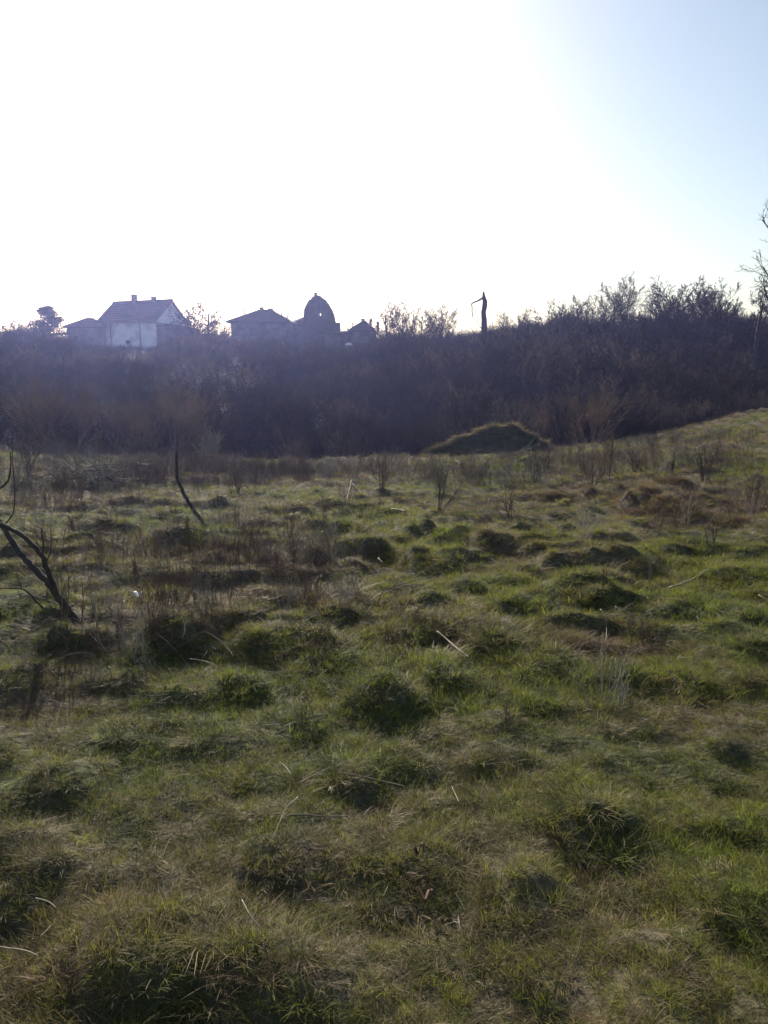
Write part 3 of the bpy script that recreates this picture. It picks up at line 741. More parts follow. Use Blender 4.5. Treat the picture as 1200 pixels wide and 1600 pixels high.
# ------------------------------------------------------------------ the earth mound
def earth_mound():
    c = on_land(752, 712); c.z = float(ground(c.x, c.y)); s = px_size(c)
    # crest line: photo x, photo height of the crest above the foot line
    crest = [(632,0.0),(655,5),(680,15),(700,24),(722,30),(745,34),(765,37),(785,39),(800,38),(818,31),(838,21),(852,11),(866,0)]
    xs = np.array([(a - 752) * s for a, h in crest]); hs = np.array([h * s * 1.12 for a, h in crest])
    U = np.linspace(xs[0], xs[-1], 90); nv = 34
    verts = []; faces = []
    for i, u in enumerate(U):
        H = float(np.interp(u, xs, hs))
        for j in range(nv):
            v = j / (nv - 1)                          # 0 front foot .. 1 back foot
            cr = 0.40
            if v < cr: f = (v / cr) ** 0.8; y = -0.15 + 0.5 * v / cr * (0.35 + 0.65 * min(1.0, H / 0.6))
            else: f = 1 - ((v - cr) / (1 - cr)) ** 1.3; y = -0.15 + 0.5 * (0.35 + 0.65 * min(1.0, H / 0.6)) + 2.2 * (v - cr) / (1 - cr)
            n = (vnoise(u * 2.3 + 50, y * 3.1 + 50, 71) - 0.5) * 0.22 + (vnoise(u * 6 + 50, y * 7 + 50, 72) - 0.5) * 0.10
            k = min(1.0, H / 0.4)
            X = c.x + u; Y_ = c.y + y + n * 0.6 * k
            Z = float(land(X, Y_)) - 0.12 + H * f + (0.16 + n) * k * (0.3 + 0.7 * f)
            verts.append((X - c.x, Y_ - c.y, Z - c.z))
    for i in range(len(U) - 1):
        for j in range(nv - 1):
            a = i * nv + j; faces.append((a, a + nv, a + nv + 1, a + 1))
    mb = MB(); mb.v = verts; mb.f = faces; mb.a = [0.5] * len(verts)
    o = mb.build('earth_mound', M['bank'], None, True); o.location = c
    tag(o, 'dark earth mound with a pale grassy crest at the far edge of the meadow', 'mound')
    V = np.array(verts) + np.array(c)[None, :]
    return V.reshape(len(U), nv, 3)
MOUND = earth_mound()

# ------------------------------------------------------------------ grass
G = {}
G['green'] = blade_mat('grass_green', (0.098,0.128,0.014), (0.23,0.25,0.038), (0.25,0.20,0.060), 0.52)
G['straw'] = blade_mat('grass_straw', (0.17,0.125,0.050), (0.38,0.30,0.145), (0.27,0.185,0.085), 0.4)
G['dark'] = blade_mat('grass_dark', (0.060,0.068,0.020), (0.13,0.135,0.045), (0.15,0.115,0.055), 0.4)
G['brown'] = blade_mat('grass_brown', (0.10,0.065,0.04), (0.25,0.175,0.11), (0.18,0.115,0.075), 0.3)

def blade(mb, rng, base, L, wd, lean, az, curl, tint, seg=3):
    """one tapering, drooping blade"""
    d = Vector((math.cos(az) * math.sin(lean), math.sin(az) * math.sin(lean), math.cos(lean)))
    side = Vector((-math.sin(az), math.cos(az), 0)); side = Matrix.Rotation(rng.uniform(-0.7, 0.7), 3, d) @ side
    p = Vector(base); b = len(mb.v); la = lean
    for i in range(seg):
        f = i / seg; w_ = wd * (1 - 0.55 * f) * 0.5
        a, c = p - side * w_, p + side * w_
        mb.v.append((a.x, a.y, a.z)); mb.v.append((c.x, c.y, c.z)); mb.a += [tint, tint]
        la = la + curl / seg
        d = Vector((math.cos(az) * math.sin(la), math.sin(az) * math.sin(la), math.cos(la)))
        p = p + d * (L / seg); p.z = max(p.z, 0.004)
    mb.v.append((p.x, p.y, p.z)); mb.a.append(min(1, tint + 0.25))
    for i in range(seg - 1): mb.f.append((b + 2*i, b + 2*i + 1, b + 2*i + 3, b + 2*i + 2))
    mb.f.append((b + 2*seg - 2, b + 2*seg - 1, b + 2*seg))

g_cols = bpy.data.collections.new('grass_sources')
def tuft(k, mat, n, R_, L0, L1, lean0, lean1, wd, comb=None):
    rng = random.Random(500 + k); mb = MB()
    for j in range(n):
        a = rng.uniform(0, 6.28); rr = R_ * math.sqrt(rng.random())
        az = a + rng.gauss(0, 0.7) if comb is None else comb + rng.gauss(0, 0.8)
        blade(mb, rng, (rr*math.cos(a), rr*math.sin(a), -0.02), rng.uniform(L0, L1), wd*rng.uniform(0.7,1.3), rng.uniform(lean0, lean1), az, rng.uniform(0.2, 1.4), rng.random()**1.3)
    g_cols.objects.link(bpy.data.objects.new('grass_source_%02d' % k, mb.mesh('grass', G[mat])))
tuft(0,'green',46,0.075,0.05,0.13,0.05,0.9,0.0036)
tuft(1,'green',46,0.085,0.06,0.15,0.1,1.1,0.0038, comb=0.5)
tuft(2,'green',40,0.06,0.07,0.17,0.0,0.7,0.0038)
tuft(3,'straw',44,0.09,0.08,0.20,0.7,1.5,0.0038)
tuft(4,'straw',44,0.10,0.10,0.24,0.8,1.5,0.0040, comb=0.0)
tuft(5,'straw',30,0.06,0.08,0.20,0.1,1.0,0.0036)
tuft(6,'dark',54,0.08,0.08,0.20,0.1,1.1,0.0040)
tuft(7,'dark',54,0.10,0.10,0.24,0.3,1.3,0.0040, comb=1.0)
tuft(8,'brown',46,0.10,0.08,0.20,0.5,1.5,0.0036)
tuft(9,'brown',40,0.09,0.07,0.18,0.2,1.4,0.0040)

MOLES = [
 (920,772,56,16,'dark earth heap leftmost of the brown heaps in the upper right meadow'),
 (1062,760,44,16,'dark peaked earth heap highest of the brown heaps at upper right'),
 (1030,778,54,15,'wide dark earth heap in the middle of the brown heaps at upper right'),
 (1045,788,40,10,'low earth heap just in front of the wide dark heap'),
 (1010,806,50,18,'earth heap nearest the camera among the brown heaps at upper right'),
 (985,772,40,10,'low brown earth heap between the leftmost heap and the wide heap'),
 (1108,735,30,8,'small earth heap highest up the slope at the right'),
 (870,780,34,12,'small reddish earth heap left of the leftmost dark heap'),
 (1075,800,40,12,'low earth heap right of the nearest brown heap'),
 (1150,820,46,10,'low straw covered earth heap near the right picture edge'),
]
MOLE_W = []
for (a, b, wpx_, hpx_, _l) in MOLES:
    p = gpt(a, b); s_ = px_size(p); W_ = wpx_*s_/2*1.15; MOLE_W.append((p.x, p.y + W_*0.5, W_, hpx_*s_*0.34))

def scatter_grass():
    rng = np.random.RandomState(3)
    P = []
    # density falls with distance from the standing point while tufts grow coarser
    for r0, r1, dens in ((1.1,3.5,860),(3.5,6,520),(6,10,230),(10,16,110),(16,26,50),(26,46,28)):
        area = R(76) * (r1*r1 - r0*r0) / 2; n = int(area * dens)
        r = np.sqrt(rng.uniform(r0*r0, r1*r1, n)); a = rng.uniform(-R(38), R(38), n)
        P.append(np.stack([np.sin(a) * r, np.cos(a) * r, r], 1))
    for (cx, cy, W_, H_) in MOLE_W:
        n = int(90 * W_ * W_ * 3) + 25; a = rng.uniform(0, 6.28, n); q = np.sqrt(rng.rand(n)) * W_ * 1.05
        x_, y_ = cx + q * np.cos(a), cy + 0.75 * q * np.sin(a); P.append(np.stack([x_, y_, np.hypot(x_, y_)], 1))
    P = np.concatenate(P); X, Y, r = P.T
    d = Y - edge_y(np.clip(X, -60, 32))
    k = (d < 1.5)
    # keep the mound's own footprint for its own grass
    mx0, mx1 = MOUND[8,:,0].min(), MOUND[-6,:,0].max(); my0, my1 = MOUND[40,:,1].min()+0.1, MOUND[40,:,1].max()-0.1
    k &= ~((X > mx0) & (X < mx1) & (Y > my0) & (Y < my1))
    X, Y, r = X[k], Y[k], r[k]; n = len(X)
    Z = ground(X, Y); dr = dryness(X, Y)
    for (cx, cy, W_, H_) in MOLE_W:            # tufts root on the earth heaps too
        f = np.sqrt(((X - cx) / W_) ** 2 + ((Y - cy) / (0.75 * W_)) ** 2)
        Z = Z + np.where(f < 1, 0.85 * H_ * (1 - np.minimum(f, 1) ** 1.8) + 0.03, 0); dr = np.where(f < 1.0, np.maximum(dr, 0.95), dr)
    dr = dr * (0.55 + 0.45 * smooth(3.0, 7.0, r))
    # longer tufts, in dark colours that paint the shade on each hummock's near face
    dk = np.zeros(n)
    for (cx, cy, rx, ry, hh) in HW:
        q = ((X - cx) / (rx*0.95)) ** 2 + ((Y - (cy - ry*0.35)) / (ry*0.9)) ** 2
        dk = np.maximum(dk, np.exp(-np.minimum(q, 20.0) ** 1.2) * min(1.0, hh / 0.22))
    u = rng.rand(n); v = rng.rand(n)
    lush = vnoise(X / 1.1, Y / 0.9, 25)
    pick = rng.randint(0, 3, n)                                        # green kinds
    pick = np.where(u < np.where(r < 7, 0.22, 0.16) + 0.30 * dr, 3 + rng.randint(0, 3, n), pick)   # straw between
    pick = np.where(v < np.clip(dr * 0.75 - 0.05, 0, 1), 8 + rng.randint(0, 2, n), pick)
    pick = np.where((rng.rand(n) < 0.10 + 0.18 * (lush < 0.35)), 6 + rng.randint(0, 2, n), pick)
    pick = np.where((r < 6) & (rng.rand(n) < 0.16), 6 + rng.randint(0, 2, n), pick)  # extra dark tufts close by, colouring in the shaded blade sides seen from above
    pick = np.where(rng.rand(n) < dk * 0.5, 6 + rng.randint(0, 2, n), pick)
    s = rng.uniform(0.6, 1.1, n) * (0.48 + 0.5 * lush) * (1 + 0.2 * dk)
    s = s * (0.66 + 0.34 * smooth(2.5, 8.0, r)) * (1 + 0.045 * np.clip(r - 6, 0, 22))
    zz = s * np.where(r > 10, 0.80, 0.86)
    e = 0.12
    gx = (ground(X + e, Y) - ground(X - e, Y)) / (2*e); gy = (ground(X, Y + e) - ground(X, Y - e)) / (2*e)
    rot = np.stack([np.arctan(gy) * 0.6 + rng.normal(0, 0.12, n), -np.arctan(gx) * 0.6 + rng.normal(0, 0.12, n), rng.uniform(0, 6.28, n)], 1)
    # matted kinds lie roughly one way
    s = np.where((r < 7) & (rng.rand(n) < 0.05), s * 1.5, s)
    rot[:, 2] = np.where((pick == 4) | (pick == 7), rng.normal(0.6, 0.9, n) + 4 * vnoise(X / 2.5, Y / 2.5, 26), rot[:, 2])
    hue = np.clip(dr * 0.75 + 0.35 * (vnoise(X / 0.9, Y / 0.8, 27) - 0.45) + rng.normal(0, 0.06, n), 0, 1)
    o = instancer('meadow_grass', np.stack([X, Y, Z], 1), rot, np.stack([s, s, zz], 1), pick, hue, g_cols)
    tag(o, 'matted green and straw coloured winter grass covering the meadow', 'grass', kind='stuff')
    # crest and left flank of the mound; straw on the crest paints its sunlit rim
    pts = []; pk = []; sc = []
    nu, nv, _ = MOUND.shape
    for q in range(1500):
        i = rng.randint(0, nu - 1); j = rng.randint(1, nv - 1)
        on_crest = abs(j / (nv-1) - 0.40) < 0.10; left = i < nu * 0.42
        if not (on_crest or left or j > nv * 0.45 or rng.rand() < 0.35): continue
        p = MOUND[i, j] + rng.normal(0, 0.015, 3); pts.append(p)
        pk.append((3 + rng.randint(0, 3)) if on_crest and rng.rand() < 0.75 else ((rng.randint(0, 3) if rng.rand() < 0.7 else 4) if left else 6 + rng.randint(0, 2)))
        sc.append(rng.uniform(1.1, 2.0) if on_crest else rng.uniform(0.9, 1.6))
    sc = np.array(sc); n2 = len(sc)
    o2 = instancer('mound_grass', np.array(pts), np.stack([rng.normal(0,.2,n2), rng.normal(0,.2,n2), rng.uniform(0,6.28,n2)], 1), np.stack([sc]*3, 1), pk, rng.uniform(0, 0.5, n2), g_cols)
    tag(o2, 'pale straw and green grass with a painted sunlit rim along the crest of the earth mound', 'grass', kind='stuff')
    return n
n_grass = scatter_grass()

# ------------------------------------------------------------------ dry weeds of the meadow edge: beyond counting
w_cols = bpy.data.collections.new('weed_sources')
WEED = dict(seg=[4,3,2], n=[5,3], t0=[0.35,0.3], ang=[32,36], lr=[0.40,0.5], rr=[0.7,0.7], wob=[0.06,0.10,0.12], up=[0.05,0.08,0.05], rmin=0.0018, tip=0.5)
for k in range(5):
    lv = wood(700 + k, WEED, 0.5 + 0.08*k, stems=(2,4,7,3,9)[k], spread=0.35, r0=0.0042, base_r=0.10)
    w_cols.objects.link(bpy.data.objects.new('weed_source_%d' % k, to_mesh(lv, 'weed', M['weed_red'] if k == 4 else M['weed'] if k != 2 else M['twig_pale'], sides=(3,3,3))))
def weeds():
    rng = np.random.RandomState(12); X = []; Y = []; SC = []
    for (px, py, rx, ry, n, s) in ((80,785,2.2,1.6,90,0.75),(250,745,4.5,2.6,330,0.9),(450,745,4.2,2.6,420,0.9),(500,718,3.5,1.4,200,0.9),(100,712,6,2.0,220,0.9),(240,885,1.3,0.8,50,0.6),(240,985,0.8,0.5,34,0.55),
                               (440,880,1.1,0.6,60,0.7),(1000,740,4.5,2.6,190,0.9),(1050,700,6,3,160,0.9),(900,730,2.8,1.4,90,1.0),(800,760,2.0,1.0,50,0.9),(690,752,1.2,0.7,30,0.9),(1150,800,2.0,1.4,40,0.8),
                               (400,830,1.8,0.9,26,0.8),(60,880,1.5,1.0,20,0.6),(330,960,1.2,0.7,16,0.55),(180,1060,0.9,0.5,14,0.45),(500,960,0.8,0.5,14,0.5),(60,1100,0.6,0.4,8,0.4),(655,712,2.2,0.8,60,0.7),(220,890,1.2,0.7,14,0.6),(150,760,3.0,1.6,120,0.9),(300,840,1.8,0.8,20,0.8)):
        c = on_land(px, py)
        X.append(c.x + rng.normal(0, rx*0.55, n)); Y.append(c.y + rng.normal(0, ry*0.55, n)); SC.append(rng.uniform(0.5, 1.2, n) * s)
    n = 260; r = np.sqrt(rng.uniform(9, 28*28, n)); a = rng.uniform(-R(34), R(34), n)
    X.append(np.sin(a)*r); Y.append(np.cos(a)*r); SC.append(rng.uniform(0.3, 0.8, n))
    X = np.concatenate(X); Y = np.concatenate(Y); SC = np.concatenate(SC)
    k = (Y - edge_y(np.clip(X, -60, 32)) < 3) & (Y > 3); X, Y, SC = X[k], Y[k], SC[k]; n = len(X)
    o = instancer('dry_weeds', np.stack([X, Y, ground(X, Y)], 1), np.stack([rng.normal(0,.16,n), rng.normal(0,.16,n), rng.uniform(0,6.28,n)], 1), np.stack([SC]*3, 1), rng.randint(0, 5, n), rng.rand(n), w_cols)
    tag(o, 'thin dry weed stalks scattered through the grass and along the meadow edge', 'weeds', kind='stuff')
weeds()

# bits of dead stem lying in the sward: beyond counting
t_cols = bpy.data.collections.new('litter_sources')
for k in range(6):
    rng = random.Random(640 + k); mb = MB()
    for j in range(3):
        p = Vector((rng.gauss(0,.10), rng.gauss(0,.10), 0.02)); a = rng.uniform(0, 6.28); d = Vector((math.cos(a), math.sin(a), rng.uniform(0.0, 0.5))); pts = [p.copy()]
        for i in range(4):
            d = (d + Vector((rng.gauss(0,.22), rng.gauss(0,.22), rng.gauss(-0.08,.12)))).normalized(); p = p + d * rng.uniform(0.02, 0.06); p.z = max(p.z, 0.015); pts.append(p.copy())
        mb.tube(pts, [0.0022,0.0022,0.002,0.0017,0.001], 4)
    t_cols.objects.link(bpy.data.objects.new('litter_source_%d' % k, mb.mesh('stem_litter', M[('stick_pale','stick_brown','weed','stick_brown','twig_pale','stick_pale')[k]])))
def stem_litter():
    rng = np.random.RandomState(77); n = 2200
    r = np.sqrt(rng.uniform(1.6, 24*24, n)) ; a = rng.uniform(-R(36), R(36), n); r = 1.3 + (r - 1.3) * rng.uniform(0.25, 1.0, n)
    X = np.sin(a) * r; Y = np.cos(a) * r
    k = rng.rand(n) < 0.35 + 0.65 * dryness(X, Y); X, Y, r = X[k], Y[k], r[k]; n = len(X)
    s = rng.uniform(0.5, 1.1, n) * np.clip(0.30 + 0.075 * r, 0.4, 1.5)
    o = instancer('stem_litter', np.stack([X, Y, ground(X, Y) + 0.03 * s], 1), np.stack([rng.normal(0,.2,n), rng.normal(0,.2,n), rng.uniform(0,6.28,n)], 1), np.stack([s]*3, 1), rng.randint(0, 6, n), rng.rand(n), t_cols)
    tag(o, 'short bits of dead stem and straw lying all through the grass', 'litter', kind='stuff')
stem_litter()

# ------------------------------------------------------------------ single plants, sticks and heaps in the meadow
def smooth_line(P, n=5):
    out = []
    for i in range(len(P) - 1):
        p0, p1, p2, p3 = P[max(i-1,0)], P[i], P[i+1], P[min(i+2, len(P)-1)]
        for k in range(n):
            t_ = k / n; out.append(0.5 * ((2*p1) + (p2-p0)*t_ + (2*p0-5*p1+4*p2-p3)*t_*t_ + (3*p1-p0-3*p2+p3)*t_*t_*t_))
    out.append(P[-1]); return out

def limb(mb, P, r0, r1, sides=6, n=5, rng=None):
    P = smooth_line([Vector(p) for p in P], n); m = len(P)
    if rng: P = [p + Vector((rng.gauss(0,1), rng.gauss(0,1), rng.gauss(0,1))) * r0 * 0.10 for p in P]
    mb.tube(P, [r0 + (r1 - r0) * i / (m-1) for i in range(m)], sides)

def leaning_tree():
    g = gpt(122, 974); s = px_size(g); b = g.copy()
    def P(px, py, dy=0.0): return at_depth(px, py, g.y + dy) - b
    root = empty('leaning_sapling', b); tag(root, 'dark leaning sapling forking out of the left picture edge', 'tree')
    rng = random.Random(8)
    foot = Vector((0.05,0,-0.12))
    mb = MB(); limb(mb, [foot, P(118,970), P(100,945), P(82,920), P(70,905,.05), P(50,885,.1), P(32,865,.15), P(15,840,.2), P(4,822,.22), P(-12,800,.25), P(-40,770,.3)], 6.0*s, 3.2*s, 8, 4, rng)
    mb.build('trunk', M['bark_dark'], root, True)
    mb = MB(); limb(mb, [P(90,935), P(83,912,-.05), P(72,885,-.12), P(66,868,-.15), P(45,845,-.2), P(22,829,-.2), P(-2,818,-.2), P(-40,806,-.2)], 4.4*s, 2.2*s, 7, 4, rng); mb.build('branch', M['bark_dark'], root, True)
    mb = MB(); limb(mb, [P(4,824,.2), P(14,812,.2), P(21,800,.2), P(23,775,.2), P(22,750,.2), P(20,722,.2), P(19,700,.2), P(19,680,.2)], 1.3*s, 0.5*s, 5, 4, rng); mb.build('shoot', M['bark_dark'], root, True)
    mb = MB(); limb(mb, [P(-14,775,.3), P(-2,764,.3), P(10,755,.3), P(15,742,.3), P(17,725,.3), P(16,705,.3)], 2.2*s, 0.8*s, 5, 4, rng); mb.build('branch', M['bark_dark'], root, True)
    mb = MB(); limb(mb, [P(66,868,-.15), P(68,850,-.15), P(66,835,-.16), P(64,824,-.16)], 1.6*s, 0.8*s, 5, 3, rng)
    limb(mb, [P(64,826,-.16), P(56,822,-.16), P(48,817,-.16)], 0.7*s, 0.4*s, 4, 3, rng); mb.build('shoot', M['bark_dark'], root, True)
    mb = MB(); limb(mb, [P(72,880,-.12), P(79,862,-.1), P(80,845,-.1), P(79,824,-.1)], 1.2*s, 0.5*s, 5, 3, rng); mb.build('shoot', M['bark_dark'], root, True)
    mb = MB(); limb(mb, [P(66,940,-.1)+Vector((0,0,-.05)), P(48,930,-.2), P(35,920,-.25), P(12,919,-.25), P(-20,917,-.25)], 1.5*s, 0.9*s, 5, 3, rng)
    limb(mb, [P(34,920,-.25), P(29,905,-.25), P(26,895,-.25)], 0.9*s, 0.5*s, 4, 3, rng); mb.build('low_branch', M['bark_dark'], root, True)
    for (px, top, dx) in ((104,870,-2),(92,880,2),(127,905,-2),(140,930,3)):
        q = gpt(px + dx, 975) - b; y = q.y
        mb = MB(); limb(mb, [q + Vector((0,0,-.05)), (q + P(px, top, y)) / 2 + Vector((0.02,0,0)), P(px, top, y)], 0.9*s, 0.4*s, 4, 3, rng); mb.build('sucker', M['weed'], root, True)
leaning_tree()

def leaning_stem():
    g = gpt(322, 822); s = px_size(g); P = lambda px, py, dy=0.0: at_depth(px, py, g.y + dy) - g
    root = empty('bent_sapling', g); tag(root, 'thin dark bent stem leaning left from a grassy stump, left of centre', 'sapling')
    rng = random.Random(4)
    mb = MB(); limb(mb, [Vector((0.06,0,-0.12)), P(317,816), P(305,800), P(292,780), P(283,762), P(277,748), P(276,730), P(276,712), P(276.5,705)], 3.4*s, 1.9*s, 7, 4, rng); mb.build('trunk', M['bark_dark'], root, True)
    mb = MB(); limb(mb, [P(276,709), P(285,702), P(292,696), P(297,688), P(302,681)], 0.9*s, 0.5*s, 4, 3, rng); mb.build('branch', M['bark_grey'], root)
    mb = MB(); limb(mb, [P(276,710), P(268,709), P(258,709)], 0.7*s, 0.4*s, 4, 3, rng); mb.build('branch', M['bark_grey'], root)
    mb = MB(); limb(mb, [P(276.5,705), P(276.5,690), P(277,678)], 0.6*s, 0.3*s, 4, 3, rng); mb.build('shoot', M['bark_dark'], root)
leaning_stem()

STICK_N = [0]
def stick(pix, wpx, label, mat='stick_pale', forks=(), lift=None, name='fallen_stick', cat='stick', group='sticks lying in the grass'):
    """a stick lying over the grass through the given photo points; lift = height above the ground at each point"""
    pts = []
    for i, (a, b) in enumerate(pix):
        h = 0.11 if lift is None else lift[i]
        if lift is None or lift[i] < 0.12 or i == 0: p = gpt(a, b); p.z += h; base_y = p.y
        else: p = at_depth(a, b, base_y)
        pts.append(p)
    o0 = pts[0].copy(); s = px_size(o0); STICK_N[0] += 1
    rng = random.Random(900 + STICK_N[0])
    L = [p - o0 for p in pts]
    mb = MB(); limb(mb, L, wpx*0.28*s, wpx*0.14*s, 6, 4, rng)
    if not forks:
        o = mb.build(name, M[mat], None, True); o.location = o0; tag(o, label, cat, group); return o
    root = empty(name, o0); tag(root, label, cat, group)
    mb.build('stem', M[mat], root, True)
    for fk in forks:
        fp = []
        for (a, b) in fk: p = at_depth(a, b, min(o0.y + 2, gpt(a, b).y)); g = float(ground(p.x, p.y)); fp.append(Vector((p.x, p.y, max(p.z, g + 0.03))) - o0)
        mb = MB(); limb(mb, fp, wpx*0.32*s, wpx*0.18*s, 5, 4, rng); mb.build('fork', M[mat], root, True)
    return root

stick([(683,1010),(700,1025),(716,1040),(735,1055)],4.6,'long bleached white forked stick right of centre in the meadow',forks=[[(722,1046),(730,1040),(742,1047)]])
stick([(1045,937),(1062,932),(1085,920),(1103,908),(1120,893)],4.6,'brown curved branch lying near the right side of the meadow','stick_brown')
stick([(150,1002),(157,1018),(164,1036),(175,1062)],5.0,'bright white straight stick left of the big shaded tussock',lift=(0.34,0.25,0.17,0.06))
stick([(438,1228),(447,1236),(456,1248)],3.6,'short pale stick at the top end of the crossed foreground sticks')
stick([(468,1264),(490,1250),(512,1240),(530,1228)],3.6,'grey brown thin branch slanting up to the right in the foreground','stick_brown')
stick([(530,1245),(560,1252),(600,1261),(636,1270)],3.4,'straight brown twig lying nearly level in the foreground','stick_brown')
stick([(466,1288),(448,1305),(437,1330),(428,1356)],3.8,'pale curved stick pointing down left in the foreground')
stick([(455,1316),(480,1317),(510,1320),(545,1318)],4.5,'dark stick lying level at the edge of a foreground shadow','bark_grey')
stick([(960,972),(978,980),(990,986),(1008,990)],2.6,'thin pale twig left of the small brush tangle on the right')
stick([(938,963),(944,975),(947,990),(947,1008)],3.4,'pale upright forked twig right of the straw topped tussock',lift=(0.05,0.05,0.04,0.03))
stick([(1184,950),(1195,956),(1215,962)],3.2,'thin pale stick at the right picture edge','stick_pale')
stick([(300,1022),(320,1012),(338,1020),(355,1035),(365,1050)],3.2,'brown arched twig right of the red stemmed weed','stick_brown')
stick([(298,1056),(320,1060),(335,1068),(350,1080)],3.0,'thin pale twig lying below the arched twig at left','stick_brown')
stick([(286,1020),(290,1008),(287,995),(283,990)],3.6,'short hooked white stick at the foot of the red stemmed weed')
stick([(290,970),(305,962),(318,955),(330,950)],3.4,'brown branch lying right of the red stemmed weed','stick_brown')
stick([(62,1080),(85,1066),(105,1052),(125,1046),(145,1047)],3.8,'dark bent branch lying left of the white straight stick','bark_grey')
stick([(160,1090),(180,1068),(203,1046),(207,1060),(209,1076)],3.2,'broken dark twig bent over the shaded tussock at left','bark_grey',lift=(0.05,0.14,0.30,0.2,0.13))
stick([(590,952),(598,925),(620,915),(645,908),(664,903)],3.0,'thin dark arched bramble stem in the middle of the meadow','bark_grey',lift=(0.03,0.13,0.18,0.18,0.15))
stick([(575,962),(600,945),(620,938),(642,932)],3.4,'brown branch lying below the arched bramble stem','stick_brown')
stick([(655,922),(656,910)],3.0,'short upright white splinter under the arched bramble stem',lift=(0.03,0.16))
stick([(613,918),(618,924),(621,934)],3.0,'short pale curled splinter left of the upright white splinter',lift=(0.14,0.13,0.04))
stick([(591,887),(599,896)],4.2,'short white splinter by the dark hollow in mid meadow')
stick([(498,946),(496,930),(492,918),(488,905)],4.2,'pale forked dead stem standing in a brown clump, mid left',lift=(0.0,0.2,0.3,0.42),forks=[[(491,915),(496,908),(500,905)],[(492,912),(486,908),(483,912)]])
stick([(402,968),(425,958),(450,948),(468,946)],2.8,'thin brown bramble cane lying across bare straw, mid left','stick_brown')
stick([(782,1385),(784,1360),(790,1340),(800,1318)],2.8,'tall single pale grass stalk in the foreground right of centre','twig_pale',lift=(0.0,0.2,0.24,0.3),name='grass_stalk',cat='stalk',group='tall dry stalks in the foreground')
stick([(900,1500),(905,1480),(909,1455),(908,1438)],2.8,'tall single dry stalk near the bottom right','twig_pale',lift=(0.0,0.2,0.24,0.3),name='grass_stalk',cat='stalk',group='tall dry stalks in the foreground')
stick([(380,1460),(392,1484),(408,1508)],3.0,'pale drooping stalk by the dark hollow at bottom left','twig_pale')
stick([(60,1452),(80,1460),(92,1470)],2.8,'thin bent pale stalk near the left picture edge, foreground','twig_pale')
stick([(-10,1528),(20,1536),(45,1540),(65,1546)],4.0,'pale stick at the bottom left picture edge')
stick([(706,1272),(712,1286),(716,1294)],2.8,'small pale twig in the middle foreground')
stick([(720,732),(712,724)],4.0,'white broken branch stub at the left foot of the earth mound')
stick([(686,735),(688,722),(684,712)],3.4,'pale upright stub left of the earth mound',lift=(0,0.2,0.4))
stick([(732,712),(745,708),(755,706)],2.6,'grey stick lying at the front of the earth mound','stick_brown')
stick([(612,806),(625,808),(632,810)],3.2,'small pale stick in the bright green part of the meadow')
stick([(70,795),(77,812),(79,822)],3.6,'short white stick standing in grey weeds at far left',lift=(0.35,0.2,0.02))
stick([(545,760),(548,745),(551,735)],2.6,'white tipped broken stem in the bright green grass',lift=(0,0.3,0.5),forks=[[(549,752),(545,772),(541,785)],[(549,756),(560,768),(570,778)]])
stick([(410,826),(422,808),(432,790),(438,780)],2.8,'pale leaning cane on the dark hummock left of centre',lift=(0,0.3,0.5,0.7))
stick([(1050,896),(1052,880),(1057,868)],2.6,'short pale twig leaning on the shaded tussock at right',lift=(0,0.15,0.25))

def stem_plant(px, py, ptop, n, spread, label, mat='weed', seed=0, wpx=1.5):
    g = gpt(px, py); s = px_size(g); h = (py - ptop) * s
    root = empty('dry_weed', g); tag(root, label, 'weed', 'tall dry weeds standing in the meadow')
    rng = random.Random(1200 + seed)
    P = dict(WEED, rmin=wpx*0.20*s, n=[7,3], up=[0.01,0.04,0.03], ang=[38,40])
    for k in range(n):
        out = [[] for _ in P['seg']]
        a = rng.uniform(0, 6.28); sp = spread * (rng.random() if k else 0.3)
        grow(out, rng, Vector((rng.gauss(0,.03), rng.gauss(0,.03), -0.06)), Vector((math.cos(a)*sp, math.sin(a)*sp, 1)), (h + 0.06) * (1.0 if k == 0 else rng.uniform(0.5, 0.95)), wpx*0.5*s, 0, P)
        mb = MB()
        for l, lv in enumerate(out):
            for pts, rad in lv: mb.tube(pts, rad, 5 if l == 0 else 3, cap=False)
        mb.build('stalk', M[mat], root)
    return root
